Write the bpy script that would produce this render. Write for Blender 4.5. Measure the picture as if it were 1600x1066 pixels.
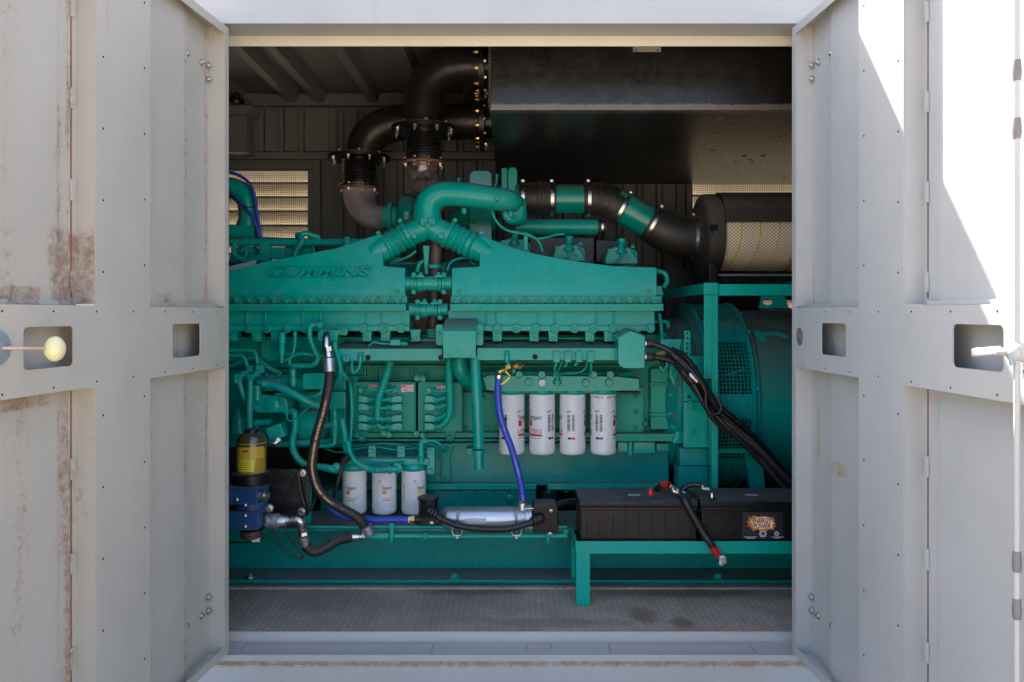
import bpy, bmesh, math, random
from mathutils import Vector as V, Matrix, geometry
random.seed(7)
for o in list(bpy.data.objects): bpy.data.objects.remove(o)
sc = bpy.context.scene
COL = sc.collection
# ---------------------------------------------------------------- camera
D, F, HY, ZC = 2.75, 1200.0, 490.0, 1.3
cam = bpy.data.objects.new('camera', bpy.data.cameras.new('camera')); COL.objects.link(cam)
cam.location = (0, -D, ZC); cam.rotation_euler = (math.radians(90), 0, 0)
cam.data.sensor_width = 36; cam.data.lens = 36*F/1600; cam.data.clip_end = 500; cam.data.clip_start = .02
cam.data.shift_y = -(533-HY)/1600
sc.camera = cam
# ---------------------------------------------------------------- world, sun
SUN = V((-.5, 1, 1.5)).normalized()
el = math.asin(SUN.z); az = math.atan2(SUN.x, SUN.y)
w = bpy.data.worlds.new('World'); sc.world = w; w.use_nodes = True
nt = w.node_tree; bg = nt.nodes['Background']; sky = nt.nodes.new('ShaderNodeTexSky')
sky.sky_type = 'NISHITA'; sky.sun_disc = False; sky.sun_elevation = el; sky.sun_rotation = az
sky.air_density = 1.0; sky.dust_density = 4
nt.links.new(sky.outputs[0], bg.inputs[0]); bg.inputs[1].default_value = .12
sl = bpy.data.lights.new('sun', 'SUN'); sl.energy = 5.0; sl.angle = math.radians(.5); sl.color = (1, .95, .87)
so = bpy.data.objects.new('sun', sl); COL.objects.link(so); so.location = (-4, 12, 18)
so.rotation_euler = SUN.to_track_quat('Z', 'Y').to_euler()
sc.view_settings.view_transform = 'Standard'; sc.view_settings.look = 'None'
sc.view_settings.exposure = 2.4; sc.view_settings.gamma = 1
sc.cycles.use_denoising = True
sc.cycles.max_bounces = 10; sc.cycles.diffuse_bounces = 6; sc.cycles.glossy_bounces = 4
sc.cycles.sample_clamp_indirect = 6
# ---------------------------------------------------------------- materials
def lin(r, g, b): return tuple(((c/255+.055)/1.055)**2.4 if c/255 > .04045 else c/255/12.92 for c in (r, g, b))
class NT:
    def __init__(s, name):
        s.m = bpy.data.materials.new(name); s.m.use_nodes = True; s.t = s.m.node_tree
        s.b = s.t.nodes['Principled BSDF']
    def n(s, ty, **k):
        n = s.t.nodes.new(ty)
        for a, v in k.items():
            if a.startswith('i_'):
                n.inputs[int(a[2:])].default_value = v
            else: setattr(n, a, v)
        return n
    def l(s, a, b): s.t.links.new(a, b)
    def math(s, op, a, b=None, c=None, clamp=False):
        n = s.n('ShaderNodeMath', operation=op, use_clamp=clamp)
        for i, v in enumerate((a, b, c)):
            if v is None: continue
            if isinstance(v, (int, float)): n.inputs[i].default_value = v
            else: s.l(v, n.inputs[i])
        return n.outputs[0]
    def mix(s, f, a, b):
        n = s.n('ShaderNodeMix', data_type='RGBA')
        for i, v in ((0, f), (6, a), (7, b)):
            if isinstance(v, (int, float)): n.inputs[i].default_value = v
            elif isinstance(v, tuple): n.inputs[i].default_value = (*v[:3], 1)
            else: s.l(v, n.inputs[i])
        return n.outputs[2]
    def noise(s, scale, detail=4, rough=.55, vec=None, stretch=None):
        n = s.n('ShaderNodeTexNoise'); n.inputs['Scale'].default_value = scale
        n.inputs['Detail'].default_value = detail; n.inputs['Roughness'].default_value = rough
        v = vec or s.obj()
        if stretch:
            mp = s.n('ShaderNodeMapping'); mp.inputs['Scale'].default_value = stretch; s.l(v, mp.inputs[0]); v = mp.outputs[0]
        s.l(v, n.inputs['Vector']); return n.outputs[0]
    def obj(s):
        if not hasattr(s, '_o'): s._o = s.n('ShaderNodeTexCoord').outputs['Object']
        return s._o
    def ramp(s, v, a, b, lo=0., hi=1.):
        n = s.n('ShaderNodeMapRange', clamp=True); n.inputs[1].default_value = a; n.inputs[2].default_value = b
        n.inputs[3].default_value = lo; n.inputs[4].default_value = hi; s.l(v, n.inputs[0]); return n.outputs[0]
def paint(name, col, rough=.35, metal=0., dust=.6, dustcol=(.17, .135, .115), mott=.12, dlo=.68, dhi=.97, mscale=4.5, rust=None, bump=.06, bscale=180, coat=0., grime=.0, rustcol=(.23, .085, .035), spots=0., warp=0., blots=None, spec=.5, streak=None):
    m = NT(name); b = m.b
    big = m.noise(mscale); fine = m.noise(45, 5)
    c = m.mix(m.ramp(big, .3, .7), tuple(x*(1-mott) for x in col), tuple(min(1, x*(1+mott)) for x in col))
    if grime:
        g = m.math('MULTIPLY', m.ramp(m.noise(9, 6, .65), .48, .72), grime)
        c = m.mix(g, c, dustcol)
    fac = None
    if dust:
        nz = m.n('ShaderNodeSeparateXYZ'); m.l(m.n('ShaderNodeNewGeometry').outputs['Normal'], nz.inputs[0])
        up = m.ramp(nz.outputs[2], dlo, dhi)
        dn = m.ramp(m.noise(14, 5), .25, .6, .55, 1.)
        fac = m.math('MULTIPLY', m.math('MULTIPLY', up, dn), dust, clamp=True)
        c = m.mix(fac, c, dustcol)
    if spots:
        sp = m.math('MULTIPLY', m.ramp(m.noise(70, 3, .7), .66, .72), spots)
        c = m.mix(sp, c, rustcol)
    if streak:
        st = m.math('MULTIPLY', m.ramp(m.noise(1, 5, .6, stretch=(38, 38, 1.2)), .55, .75), streak[0]); c = m.mix(st, c, streak[1])
    if blots:
        sx2 = m.n('ShaderNodeSeparateXYZ'); m.l(m.obj(), sx2.inputs[0]); bn = m.noise(11, 6, .65)
        for (bx_, by_, rx_, ry_, st_, col_) in blots:
            qx = m.math('POWER', m.math('DIVIDE', m.math('SUBTRACT', sx2.outputs[0], bx_), rx_), 2); qy = m.math('POWER', m.math('DIVIDE', m.math('SUBTRACT', sx2.outputs[1], by_), ry_), 2)
            e_ = m.math('ADD', m.math('SQRT', m.math('ADD', qx, qy)), m.math('MULTIPLY', m.math('SUBTRACT', bn, .5), 1.3))
            c = m.mix(m.math('MULTIPLY', m.ramp(e_, .55, 1.1, 1, 0), st_), c, col_)
    if rust:
        sx = m.n('ShaderNodeSeparateXYZ'); m.l(m.obj(), sx.inputs[0])
        rn = m.noise(16, 7, .72, stretch=(1, 1, .38)); rn2 = m.noise(60, 5, .7)
        tot = None
        for (ax, c0, wd, z0, zh, st) in rust:
            a1 = m.math('DIVIDE', m.math('ABSOLUTE', m.math('SUBTRACT', sx.outputs[ax], c0)), wd)
            a2 = m.math('DIVIDE', m.math('ABSOLUTE', m.math('SUBTRACT', sx.outputs[2], z0)), zh)
            k = m.math('MULTIPLY', m.ramp(a1, 0, 1, 1, 0), m.ramp(a2, .6, 1, 1, 0))
            k = m.math('MULTIPLY', k, st)
            tot = k if tot is None else m.math('MAXIMUM', tot, k)
        th = m.math('SUBTRACT', m.math('ADD', tot, m.math('MULTIPLY', rn, 1.0)), 1.0)
        th = m.math('ADD', th, m.math('MULTIPLY', m.math('SUBTRACT', rn2, .5), .9))
        mk = m.math('MULTIPLY', m.ramp(th, -.04, .22), m.ramp(m.noise(34, 4, .7), .38, .56, .25, 1.))
        mk2 = m.ramp(th, -.35, .1)
        c = m.mix(m.math('MULTIPLY', mk2, .3), c, (.45, .36, .28))
        c = m.mix(m.math('MULTIPLY', mk, .75), c, rustcol)
    m.l(c, b.inputs['Base Color'])
    b.inputs['Specular IOR Level'].default_value = spec
    b.inputs['Metallic'].default_value = metal
    r = m.ramp(fine, .3, .7, max(.05, rough-.07), min(1, rough+.1))
    if fac is not None: r = m.math('ADD', r, m.math('MULTIPLY', fac, .4), clamp=True)
    m.l(r, b.inputs['Roughness'])
    if coat: b.inputs['Coat Weight'].default_value = coat; b.inputs['Coat Roughness'].default_value = .18
    if bump:
        b2 = None
        if warp:
            b2 = m.n('ShaderNodeBump'); b2.inputs['Strength'].default_value = warp; b2.inputs['Distance'].default_value = .02; m.l(m.noise(3.2, 2), b2.inputs['Height'])
        bp = m.n('ShaderNodeBump'); bp.inputs['Strength'].default_value = bump; bp.inputs['Distance'].default_value = .004
        m.l(m.noise(bscale, 3), bp.inputs['Height'])
        if b2: m.l(b2.outputs[0], bp.inputs['Normal'])
        m.l(bp.outputs[0], b.inputs['Normal'])
    return m.m
M = {}
WH = (.64, .62, .60)
M['shell'] = paint('container_paint', (.43, .425, .42), .4, dust=.25, dustcol=(.40, .36, .32), mott=.05, warp=.4, streak=(.12, (.34, .29, .24)), grime=.16, spots=.25)
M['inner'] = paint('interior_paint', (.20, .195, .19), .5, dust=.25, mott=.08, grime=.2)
M['cream'] = paint('louvre_paint', (.64, .58, .47), .5, dust=.3, mott=.05)
M['wire'] = paint('galvanised_wire', (.13, .12, .10), .5, dust=0, bump=0)
M['green'] = paint('green_engine_paint', (.0, .33, .26), .16, dust=.85, mott=.10, grime=.16, streak=(.25, (.01, .14, .11)), bump=.03, coat=.0, spec=.3)
M['drum'] = paint('dust_covered_green_paint', (.0, .23, .20), .4, spec=.3, dust=.92, dustcol=(.085, .068, .058), dlo=-.05, dhi=.75, mott=.08, grime=.05)
M['duct'] = paint('dusty_duct_green_paint', (.0, .25, .19), .15, dust=.8, dustcol=(.13, .10, .085), dlo=.25, dhi=.95, mott=.06, coat=.1, bump=.02)
M['green2'] = paint('dusty_green_block_paint', (.02, .285, .2), .45, dust=.8, mott=.2, grime=.18, bump=.5, bscale=70, spec=.2)
M['greenf'] = paint('skid_green_paint', (.0, .235, .21), .28, spec=.3, dust=.9, dustcol=(.15, .14, .13), mott=.06, grime=.04)
M['greenl'] = paint('stand_green_paint', (.0, .33, .26), .3, spec=.3, dust=.4, mott=.05, bump=.03)
M['black'] = paint('black_steel', (.012, .011, .012), .3, dust=.25, mott=.2, grime=.1, spots=.3, bump=.15, bscale=60)
M['blackp'] = paint('black_plastic', (.009, .008, .009), .33, spec=.32, dust=.8, dustcol=(.12, .115, .115), mott=.1, grime=.05)
M['rubber'] = paint('black_rubber', (.022, .018, .016), .5, dust=.85, dustcol=(.10, .075, .06), mott=.15, grime=.25, bump=.12)
M['cable'] = paint('black_cable', (.012, .011, .013), .42, dust=.35, dustcol=(.07, .06, .06), mott=.1)
M['steel'] = paint('zinc_steel', (.62, .6, .57), .28, metal=1, dust=.0, mott=.1, bump=.05)
M['brass'] = paint('brass', (.7, .45, .16), .3, metal=1, dust=0, mott=.15)
M['alu'] = paint('raw_aluminium', (.55, .57, .62), .38, metal=.85, dust=.4, dustcol=(.4, .38, .36), mott=.15, bump=.25, bscale=40, grime=.1)
M['white'] = paint('filter_white', (.78, .77, .79), .28, dust=.3, dustcol=(.45, .4, .36), mott=.03, coat=.2, bump=.02, grime=.05)
M['ink'] = paint('black_print', (.02, .02, .025), .5, dust=0, bump=0)
M['red'] = paint('red_print', (.55, .015, .02), .4, dust=0, bump=0)
M['orange'] = paint('orange_print', (.75, .25, .03), .4, dust=0, bump=0)
M['yellow'] = paint('yellow_print', (.78, .66, .03), .4, dust=0, bump=0)
M['gold'] = paint('gold_print', (.45, .27, .08), .4, dust=0, bump=0)
M['pink'] = paint('pink_label', (.45, .20, .17), .5, dust=0, bump=0)
M['rust'] = paint('rust', (.22, .08, .035), .8, dust=.3, mott=.4, grime=.3, bump=.6, bscale=90)
M['rustd'] = paint('heat_rusted_steel', (.085, .05, .04), .5, metal=.3, dust=.3, mott=.4, grime=.35, spots=.6, bump=.5, bscale=60)
M['bluep'] = paint('blue_paint', (.01, .055, .17), .4, dust=.6, mott=.15, grime=.2)
M['blueh'] = paint('blue_hose_rubber', (.03, .06, .42), .36, dust=.2, mott=.08)
M['floor'] = paint('tread_plate_steel', (.40, .34, .28), .7, metal=.0, dust=.5, dustcol=(.24, .18, .14), mott=.3, mscale=2.5, blots=[(-.17, -.62, .28, .08, .65, (.10, .075, .055)), (.75, -.66, .35, .06, .55, (.11, .08, .06)), (.52, -.90, .06, .09, .6, (.12, .08, .05)), (-.75, -.75, .25, .15, .35, (.14, .12, .10)), (.15, -.98, .3, .05, .4, (.13, .10, .08)), (.66, -.98, .05, .06, .6, (.12, .08, .05))], grime=.55, spots=.3)
M['ivory'] = paint('ivory_knob', (.72, .66, .36), .25, dust=0, mott=.03, coat=.3, bump=0)
M['collar'] = paint('grey_collar', (.17, .155, .16), .5, dust=0)
M['bronze'] = paint('copper_rod', (.55, .36, .28), .35, metal=.3, dust=0)
M['bluegrey'] = paint('blue_grey_casting', (.30, .36, .42), .35, metal=.4, dust=.2, mott=.2, grime=.2)
M['redp'] = paint('red_plastic', (.5, .012, .015), .35, dust=.2)
M['dustblack'] = paint('dust_brown_black_steel', (.02, .016, .014), .6, dust=.95, dustcol=(.10, .078, .066), dlo=-.2, dhi=.6)
M['media'] = paint('cream_filter_media', (.50, .35, .18), .7, dust=.2, mott=.08, grime=.1)
M['strap'] = paint('yellow_strap', (.62, .46, .07), .5, dust=.1, bump=0)
M['mesh'] = paint('white_metal_mesh', (.95, .86, .72), .45, dust=.2, mott=.05, bump=0)
M['gground'] = paint('sandy_concrete', (.30, .25, .185), .95, dust=0, mott=.15, bump=.5, bscale=30)
M['tape'] = paint('old_tape_residue', (.40, .36, .27), .7, dust=.3, mott=.2, grime=.5)
M['wrap'] = paint('scorched_heat_wrap', (.26, .20, .18), .35, metal=.5, dust=.2, mott=.9, mscale=22, grime=.6, spots=.8, bump=1.2, bscale=35)
M['hole'] = paint('dark_hole', (.015, .015, .015), .9, dust=0, bump=0)
M['sticker'] = paint('silver_sticker', (.5, .5, .5), .45, dust=.3, bump=0)
M['amber'] = paint('amber_bowl', (.36, .24, .02), .15, dust=.3, dustcol=(.12, .10, .06), mott=.2, coat=.6, bump=0)
M['smoke'] = paint('smoked_bowl', (.055, .045, .02), .15, dust=.4, coat=.6, bump=0)
# ---------------------------------------------------------------- helpers
def S(Y): return (D+Y)/F
def P(px, py, Y): return V(((px-800)*S(Y), Y, ZC+(HY-py)*S(Y)))
def box(bm, x0, x1, y0, y1, z0, z1):
    if x0 > x1: x0, x1 = x1, x0
    if y0 > y1: y0, y1 = y1, y0
    if z0 > z1: z0, z1 = z1, z0
    v = [bm.verts.new(p) for p in ((x0,y0,z0),(x1,y0,z0),(x1,y1,z0),(x0,y1,z0),(x0,y0,z1),(x1,y0,z1),(x1,y1,z1),(x0,y1,z1))]
    for f in ((0,1,5,4),(1,2,6,5),(2,3,7,6),(3,0,4,7),(4,5,6,7),(3,2,1,0)): bm.faces.new([v[i] for i in f])
def bxp(bm, a, b, c, d, Y, dep):
    p, q = P(a, b, Y), P(c, d, Y); box(bm, p.x, q.x, Y, Y+dep, q.z, p.z)
def obox(bm, c, ex, ey, ez, hx, hy, hz):
    c = V(c); v = []
    for s in ((-1,-1,-1),(1,-1,-1),(1,1,-1),(-1,1,-1),(-1,-1,1),(1,-1,1),(1,1,1),(-1,1,1)):
        v.append(bm.verts.new(c+ex*hx*s[0]+ey*hy*s[1]+ez*hz*s[2]))
    for f in ((0,1,5,4),(1,2,6,5),(2,3,7,6),(3,0,4,7),(4,5,6,7),(3,2,1,0)): bm.faces.new([v[i] for i in f])
def frame_of(d):
    d = V(d).normalized(); a = V((0,0,1)) if abs(d.z) < .9 else V((1,0,0))
    x = a.cross(d).normalized(); return x, d.cross(x), d
def ring(bm, c, x, y, r, n):
    return [bm.verts.new(c+(x*math.cos(2*math.pi*k/n)+y*math.sin(2*math.pi*k/n))*r) for k in range(n)]
def skin(bm, rings, cap0=True, cap1=True):
    n = len(rings[0])
    for a, b in zip(rings, rings[1:]):
        for k in range(n): bm.faces.new((a[k], a[(k+1) % n], b[(k+1) % n], b[k]))
    if cap0: bm.faces.new(rings[0][::-1])
    if cap1: bm.faces.new(rings[-1])
def lathe(bm, o, d, prof, n=28):
    x, y, z = frame_of(d); o = V(o)
    skin(bm, [ring(bm, o+z*h, x, y, max(r, 1e-4), n) for r, h in prof])
def cyl(bm, p, q, r, r2=None, n=20):
    p, q = V(p), V(q); L = (q-p).length
    lathe(bm, p, q-p, [(r, 0), (r if r2 is None else r2, L)], n)
def catmull(pts, sub=8):
    pts = [V(p) for p in pts]
    if len(pts) == 2: return [pts[0].lerp(pts[1], i/sub) for i in range(sub+1)], [i/sub for i in range(sub+1)]
    P0 = [pts[0]*2-pts[1]]+pts+[pts[-1]*2-pts[-2]]; out = []; ts = []
    for i in range(1, len(P0)-2):
        a, b, c, d = P0[i-1:i+3]
        for k in range(sub):
            t = k/sub; out.append(.5*((2*b)+(c-a)*t+(2*a-5*b+4*c-d)*t*t+(3*b-a-3*c+d)*t**3)); ts.append(i-1+t)
    out.append(pts[-1]); ts.append(len(pts)-1); return out, ts
def tube(bm, pts, r, n=12, sub=8, rib=None, cap=True):
    """pts world; r scalar or per control point; rib=(pitch, amp) along the length"""
    path, ts = catmull(pts, sub)
    def rad(t):
        if isinstance(r, (int, float)): return r
        i = min(int(t), len(r)-2); return r[i]+(r[i+1]-r[i])*(t-i)
    if rib:
        L = [0]
        for a, b in zip(path, path[1:]): L.append(L[-1]+(b-a).length)
        m = max(4, int(L[-1]/rib[0]*6)); np_, nt_ = [], []; j = 0
        for k in range(m+1):
            s = L[-1]*k/m
            while j < len(L)-2 and L[j+1] < s: j += 1
            f = (s-L[j])/max(1e-9, L[j+1]-L[j]); np_.append(path[j].lerp(path[j+1], f)); nt_.append(ts[j]+(ts[j+1]-ts[j])*f)
        rr = [rad(t)+rib[1]*(.5+.5*math.cos(2*math.pi*(L[-1]*k/m)/rib[0])) for k, t in enumerate(nt_)]; path = np_
    else: rr = [rad(t) for t in ts]
    T = [(path[min(i+1, len(path)-1)]-path[max(i-1, 0)]).normalized() for i in range(len(path))]
    x, y, _ = frame_of(T[0]); rings = []
    for i, p in enumerate(path):
        x = (x-T[i]*x.dot(T[i])).normalized(); y = T[i].cross(x); rings.append(ring(bm, p, x, y, rr[i], n))
    skin(bm, rings, cap, cap)
def tpx(bm, pts, rpx, n=12, sub=8, rib=None):
    """pixel/depth control points, radius in pixels"""
    rs = [(rpx if isinstance(rpx, (int, float)) else rpx[i])*S(p[2]) for i, p in enumerate(pts)]
    tube(bm, [P(*p) for p in pts], rs, n, sub, (rib[0]*S(pts[0][2]), rib[1]*S(pts[0][2])) if rib else None)
def prism(bm, pts, f0, f1):
    """pts 2D, f0/f1 map a 2D point to the near / far 3D point"""
    a = [bm.verts.new(f0(*p)) for p in pts]; b = [bm.verts.new(f1(*p)) for p in pts]; n = len(pts)
    bm.faces.new(a); bm.faces.new(b[::-1])
    for k in range(n): bm.faces.new((a[k], b[k], b[(k+1) % n], a[(k+1) % n]))
def ppx(bm, pts, Y, dep):
    """outline in pixels at depth Y, thickness dep"""
    prism(bm, pts, lambda x, y: P(x, y, Y), lambda x, y: P(x, y, Y)+V((0, dep, 0)))
def rrect(x0, y0, x1, y1, r, n=4):
    out = []
    for cx, cy, a in ((x1-r, y1-r, 0), (x0+r, y1-r, 90), (x0+r, y0+r, 180), (x1-r, y0+r, 270)):
        for k in range(n+1):
            t = math.radians(a+90*k/n); out.append((cx+r*math.cos(t), cy+r*math.sin(t)))
    return out
def holed(bm, outer, holes, f0, f1):
    loops = [outer]+holes; flat = [p for l in loops for p in l]
    tris = geometry.tessellate_polygon([[V((p[0], p[1], 0)) for p in l] for l in loops])
    a = [bm.verts.new(f0(*p)) for p in flat]; b = [bm.verts.new(f1(*p)) for p in flat]
    for t in tris:
        try: bm.faces.new([a[i] for i in t]); bm.faces.new([b[i] for i in t[::-1]])
        except ValueError: pass
    k = 0
    for l in loops:
        n = len(l)
        for i in range(n):
            j = (i+1) % n; bm.faces.new((a[k+i], b[k+i], b[k+j], a[k+j]))
        k += n
def sphere(bm, c, r, sc3=(1, 1, 1), u=16, v=10):
    g = bmesh.ops.create_uvsphere(bm, u_segments=u, v_segments=v, radius=1)
    for q in g['verts']: q.co = V((q.co.x*r*sc3[0], q.co.y*r*sc3[1], q.co.z*r*sc3[2]))+V(c)
OFF = {}
def thing(name, label, cat, loc=(0, 0, 0), group=None):
    o = bpy.data.objects.new(name, None); COL.objects.link(o); o.location = loc; o.empty_display_size = .1
    o['label'] = label; o['category'] = cat
    if group: o['group'] = group
    OFF[o.name] = V(loc); return o
def split_islands(bm):
    bm.verts.index_update(); seen = set(); out = []
    for v in bm.verts:
        if v in seen: continue
        st_ = [v]; isl = set()
        while st_:
            q = st_.pop()
            if q in isl: continue
            isl.add(q); st_ += [e.other_vert(q) for e in q.link_edges if e.other_vert(q) not in isl]
        seen |= isl; out.append(isl)
    res = []
    for isl in out:
        nb = bmesh.new(); mp = {v: nb.verts.new(v.co) for v in isl}
        for f in {f for v in isl for f in v.link_faces}: nb.faces.new([mp[v] for v in f.verts])
        res.append(nb)
    bm.free(); return res
def mk(name, bm, mat, parent=None, bev=0, seg=2, ang=38, label=None, cat=None, group=None, kind=None, raw=False):
    if bev:
        bmesh.ops.remove_doubles(bm, verts=bm.verts, dist=1e-6)
        bmesh.ops.recalc_face_normals(bm, faces=bm.faces)
        es = [e for e in bm.edges if len(e.link_faces) == 2 and e.calc_face_angle(0) > math.radians(28)]
        bmesh.ops.bevel(bm, geom=es, offset=bev, segments=seg, profile=.5, affect='EDGES', clamp_overlap=True)
    if not raw: bmesh.ops.recalc_face_normals(bm, faces=bm.faces)
    off = OFF.get(parent.name, V((0, 0, 0))) if parent else None
    if parent is None:      # top-level single mesh: put the origin at the base of its bounds
        xs = [v.co for v in bm.verts]
        lo = V([min(c[i] for c in xs) for i in range(3)]); hi = V([max(c[i] for c in xs) for i in range(3)])
        off = V(((lo.x+hi.x)/2, (lo.y+hi.y)/2, lo.z))
    for v in bm.verts: v.co -= off
    for f in bm.faces: f.smooth = True
    for e in bm.edges:
        if len(e.link_faces) == 2 and e.calc_face_angle(0) > math.radians(ang): e.smooth = False
    me = bpy.data.meshes.new(name); bm.to_mesh(me); bm.free()
    me.materials.append(mat)
    o = bpy.data.objects.new(name, me); COL.objects.link(o)
    if parent: o.parent = parent; OFF[o.name] = off
    else: o.location = off; OFF[o.name] = off
    if bev:
        wn = o.modifiers.new('weighted_normals', 'WEIGHTED_NORMAL'); wn.weight = 100; wn.keep_sharp = True
    if label: o['label'] = label
    if cat: o['category'] = cat
    if group: o['group'] = group
    if kind: o['kind'] = kind
    return o
CACHE = {}
def shared(key, build, mat, bev=0):
    if key not in CACHE:
        bm = bmesh.new(); build(bm)
        if bev:
            es = [e for e in bm.edges if len(e.link_faces) == 2 and e.calc_face_angle(0) > math.radians(28)]
            bmesh.ops.bevel(bm, geom=es, offset=bev, segments=1, affect='EDGES', clamp_overlap=True)
        bmesh.ops.recalc_face_normals(bm, faces=bm.faces)
        for f in bm.faces: f.smooth = True
        for e in bm.edges:
            if len(e.link_faces) == 2 and e.calc_face_angle(0) > math.radians(38): e.smooth = False
        me = bpy.data.meshes.new(key); bm.to_mesh(me); bm.free(); me.materials.append(mat); CACHE[key] = me
    return CACHE[key]
def put(name, me, pos, parent, d=(0, -1, 0), s=1., spin=0.):
    o = bpy.data.objects.new(name, me); COL.objects.link(o); o.parent = parent
    off = OFF.get(parent.name, V((0, 0, 0))); o.location = V(pos)-off
    o.rotation_euler = (V(d).to_track_quat('Z', 'Y').to_matrix() @ Matrix.Rotation(spin, 3, 'Z')).to_euler()
    o.scale = (s, s, s); OFF[o.name] = off; return o
def hexb(bm):   # bolt head with washer, unit = head radius, along +Z
    lathe(bm, (0, 0, -.3), (0, 0, 1), [(1.45, 0), (1.45, .5)], 14)
    lathe(bm, (0, 0, .2), (0, 0, 1), [(1., 0), (1., .75), (.8, .9)], 6)
    lathe(bm, (0, 0, 1.1), (0, 0, 1), [(.55, 0), (.5, .06)], 10)
def nutb(bm):
    lathe(bm, (0, 0, -.2), (0, 0, 1), [(1.5, 0), (1.5, .45)], 14)
    lathe(bm, (0, 0, .25), (0, 0, 1), [(1.05, 0), (1.05, 1.1)], 6)
    lathe(bm, (0, 0, 1.3), (0, 0, 1), [(.6, 0), (.6, 1.1)], 10)
def dome(bm): lathe(bm, (0, 0, -.1), (0, 0, 1), [(1.5, 0), (1.5, .3), (1., .32), (.95, .9), (.6, 1.2), (.1, 1.3)], 14)
def bolt(px, py, Y, parent, rpx=3.2, mat='green', d=(0, -1, 0), kind='hex', name='bolt'):
    me = shared('bolt_'+kind+'_'+mat, {'hex': hexb, 'nut': nutb, 'dome': dome}[kind], M[mat])
    return put(name, me, P(px, py, Y), parent, d, rpx*S(Y), random.random())
def text_to(bm, txt, rect, fn, bold=0., shear=0., depth=.0):
    """text fitted to rect (u0,v0,u1,v1), fn(u,v,w) gives world"""
    cu = bpy.data.curves.new('lettering', 'FONT'); cu.body = txt; cu.size = 1; cu.extrude = .5 if depth else 0; cu.offset = bold; cu.shear = shear
    cu.resolution_u = 3
    ob = bpy.data.objects.new('lettering_source', cu); COL.objects.link(ob)
    dg = bpy.context.evaluated_depsgraph_get(); me = bpy.data.meshes.new_from_object(ob.evaluated_get(dg))
    co = [v.co.copy() for v in me.vertices]
    x0 = min(c.x for c in co); x1 = max(c.x for c in co); y0 = min(c.y for c in co); y1 = max(c.y for c in co)
    u0, v0, u1, v1 = rect
    vs = [bm.verts.new(fn(u0+(c.x-x0)/(x1-x0)*(u1-u0), v0+(c.y-y0)/(y1-y0)*(v1-v0), (c.z+.5)*depth if depth else 0)) for c in co]
    for p in me.polygons:
        try: bm.faces.new([vs[i] for i in p.vertices])
        except ValueError: pass
    bpy.data.objects.remove(ob); bpy.data.curves.remove(cu); bpy.data.meshes.remove(me)
def rel(z): return ZC+z
# ---------------------------------------------------------------- ground
bm = bmesh.new(); box(bm, -60, 60, -60, 60, -.5, -.12)
mk('ground', bm, M['gground'], kind='structure')
# ---------------------------------------------------------------- container shell
XE = 3.1
ct = thing('generator_container', 'pale grey steel container housing the green engine, both side doors swung open', 'container', (0, 1.2, -.12))
bm = bmesh.new(); box(bm, -XE, XE, 0, .127, rel(1.038), rel(1.55)); mk('door_header', bm, M['shell'], ct, bev=.004)
bm = bmesh.new(); box(bm, -1.3, 1.3, .1275, .135, rel(1.002), rel(1.2)); mk('header_flange', bm, M['cream'], ct, bev=.002)
bm = bmesh.new()
box(bm, -XE, XE, .012, .127, rel(-1.31), rel(-1.229)); mk('sill_channel', bm, M['shell'], ct, bev=.003)
bm = bmesh.new(); box(bm, -XE, XE, .1275, .134, rel(-1.31), rel(-1.1925)); mk('sill_upstand', bm, M['shell'], ct, bev=.0015)
M['rail'] = paint('sill_rail_paint', (.43, .425, .42), .4, dust=.2, mott=.04, grime=.08, spots=.2, rust=[(1, -1.2, .3, 1.3-1.2515+.12, .018, .72)], rustcol=(.35, .17, .06))
bm = bmesh.new(); box(bm, -XE, XE, -.003, .010, -.118, rel(-1.256)); mk('sill_rail', bm, M['rail'], ct, bev=.004)
bm = bmesh.new(); box(bm, -XE, XE, .0065, .0115, rel(-1.256), rel(-1.2505)); mk('rusty_seam', bm, M['rail'], ct)
# old tape marks in the channel
bm = bmesh.new()
for a, b, y0, y1 in ((377, 676, 1004, 1013), (822, 862, 1001, 1021), (952, 1178, 1004, 1018)):
    c0 = P(a, 0, .06).x; c1 = P(b, 0, .06).x
    ya = .06-.03*(y0 > 1003)-.0; yb = .11
    for (p, q, r_, s_) in ((c0, c1, ya, ya+.004), (c0, c1, yb-.004, yb), (c0, c0+.005, ya, yb), (c1-.005, c1, ya, yb)):
        box(bm, p, q, r_, s_, rel(-1.2289), rel(-1.2283))
mk('tape_residue', bm, M['tape'], ct, kind='stuff')
bm = bmesh.new()
for a, b in ((-XE, -1.065), (1.065, XE)):
    box(bm, a, b, .002, .06, -.118, rel(1.037)) if a < 0 else None
mk('front_wall', bm, M['shell'], ct)
bm = bmesh.new(); box(bm, 1.065, XE, .002, .06, -.118, rel(1.037)); mk('front_wall', bm, M['shell'], ct)
for a, b in ((-1.14, -1.065), (1.065, 1.14)):
    bm = bmesh.new(); box(bm, a, b, .0615, .126, rel(-1.229), rel(1.0375)); mk('door_jamb', bm, M['shell'], ct, bev=.003)
for s in (-1, 1):
    bm = bmesh.new(); box(bm, s*XE, s*(XE+.06), 0, 2.46, -.118, rel(1.55)); mk('end_wall', bm, M['inner'], ct)
bm = bmesh.new(); box(bm, -XE, XE, .1275, 2.46, rel(1.452), rel(1.5)); mk('roof_sheet', bm, M['inner'], ct)
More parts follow.
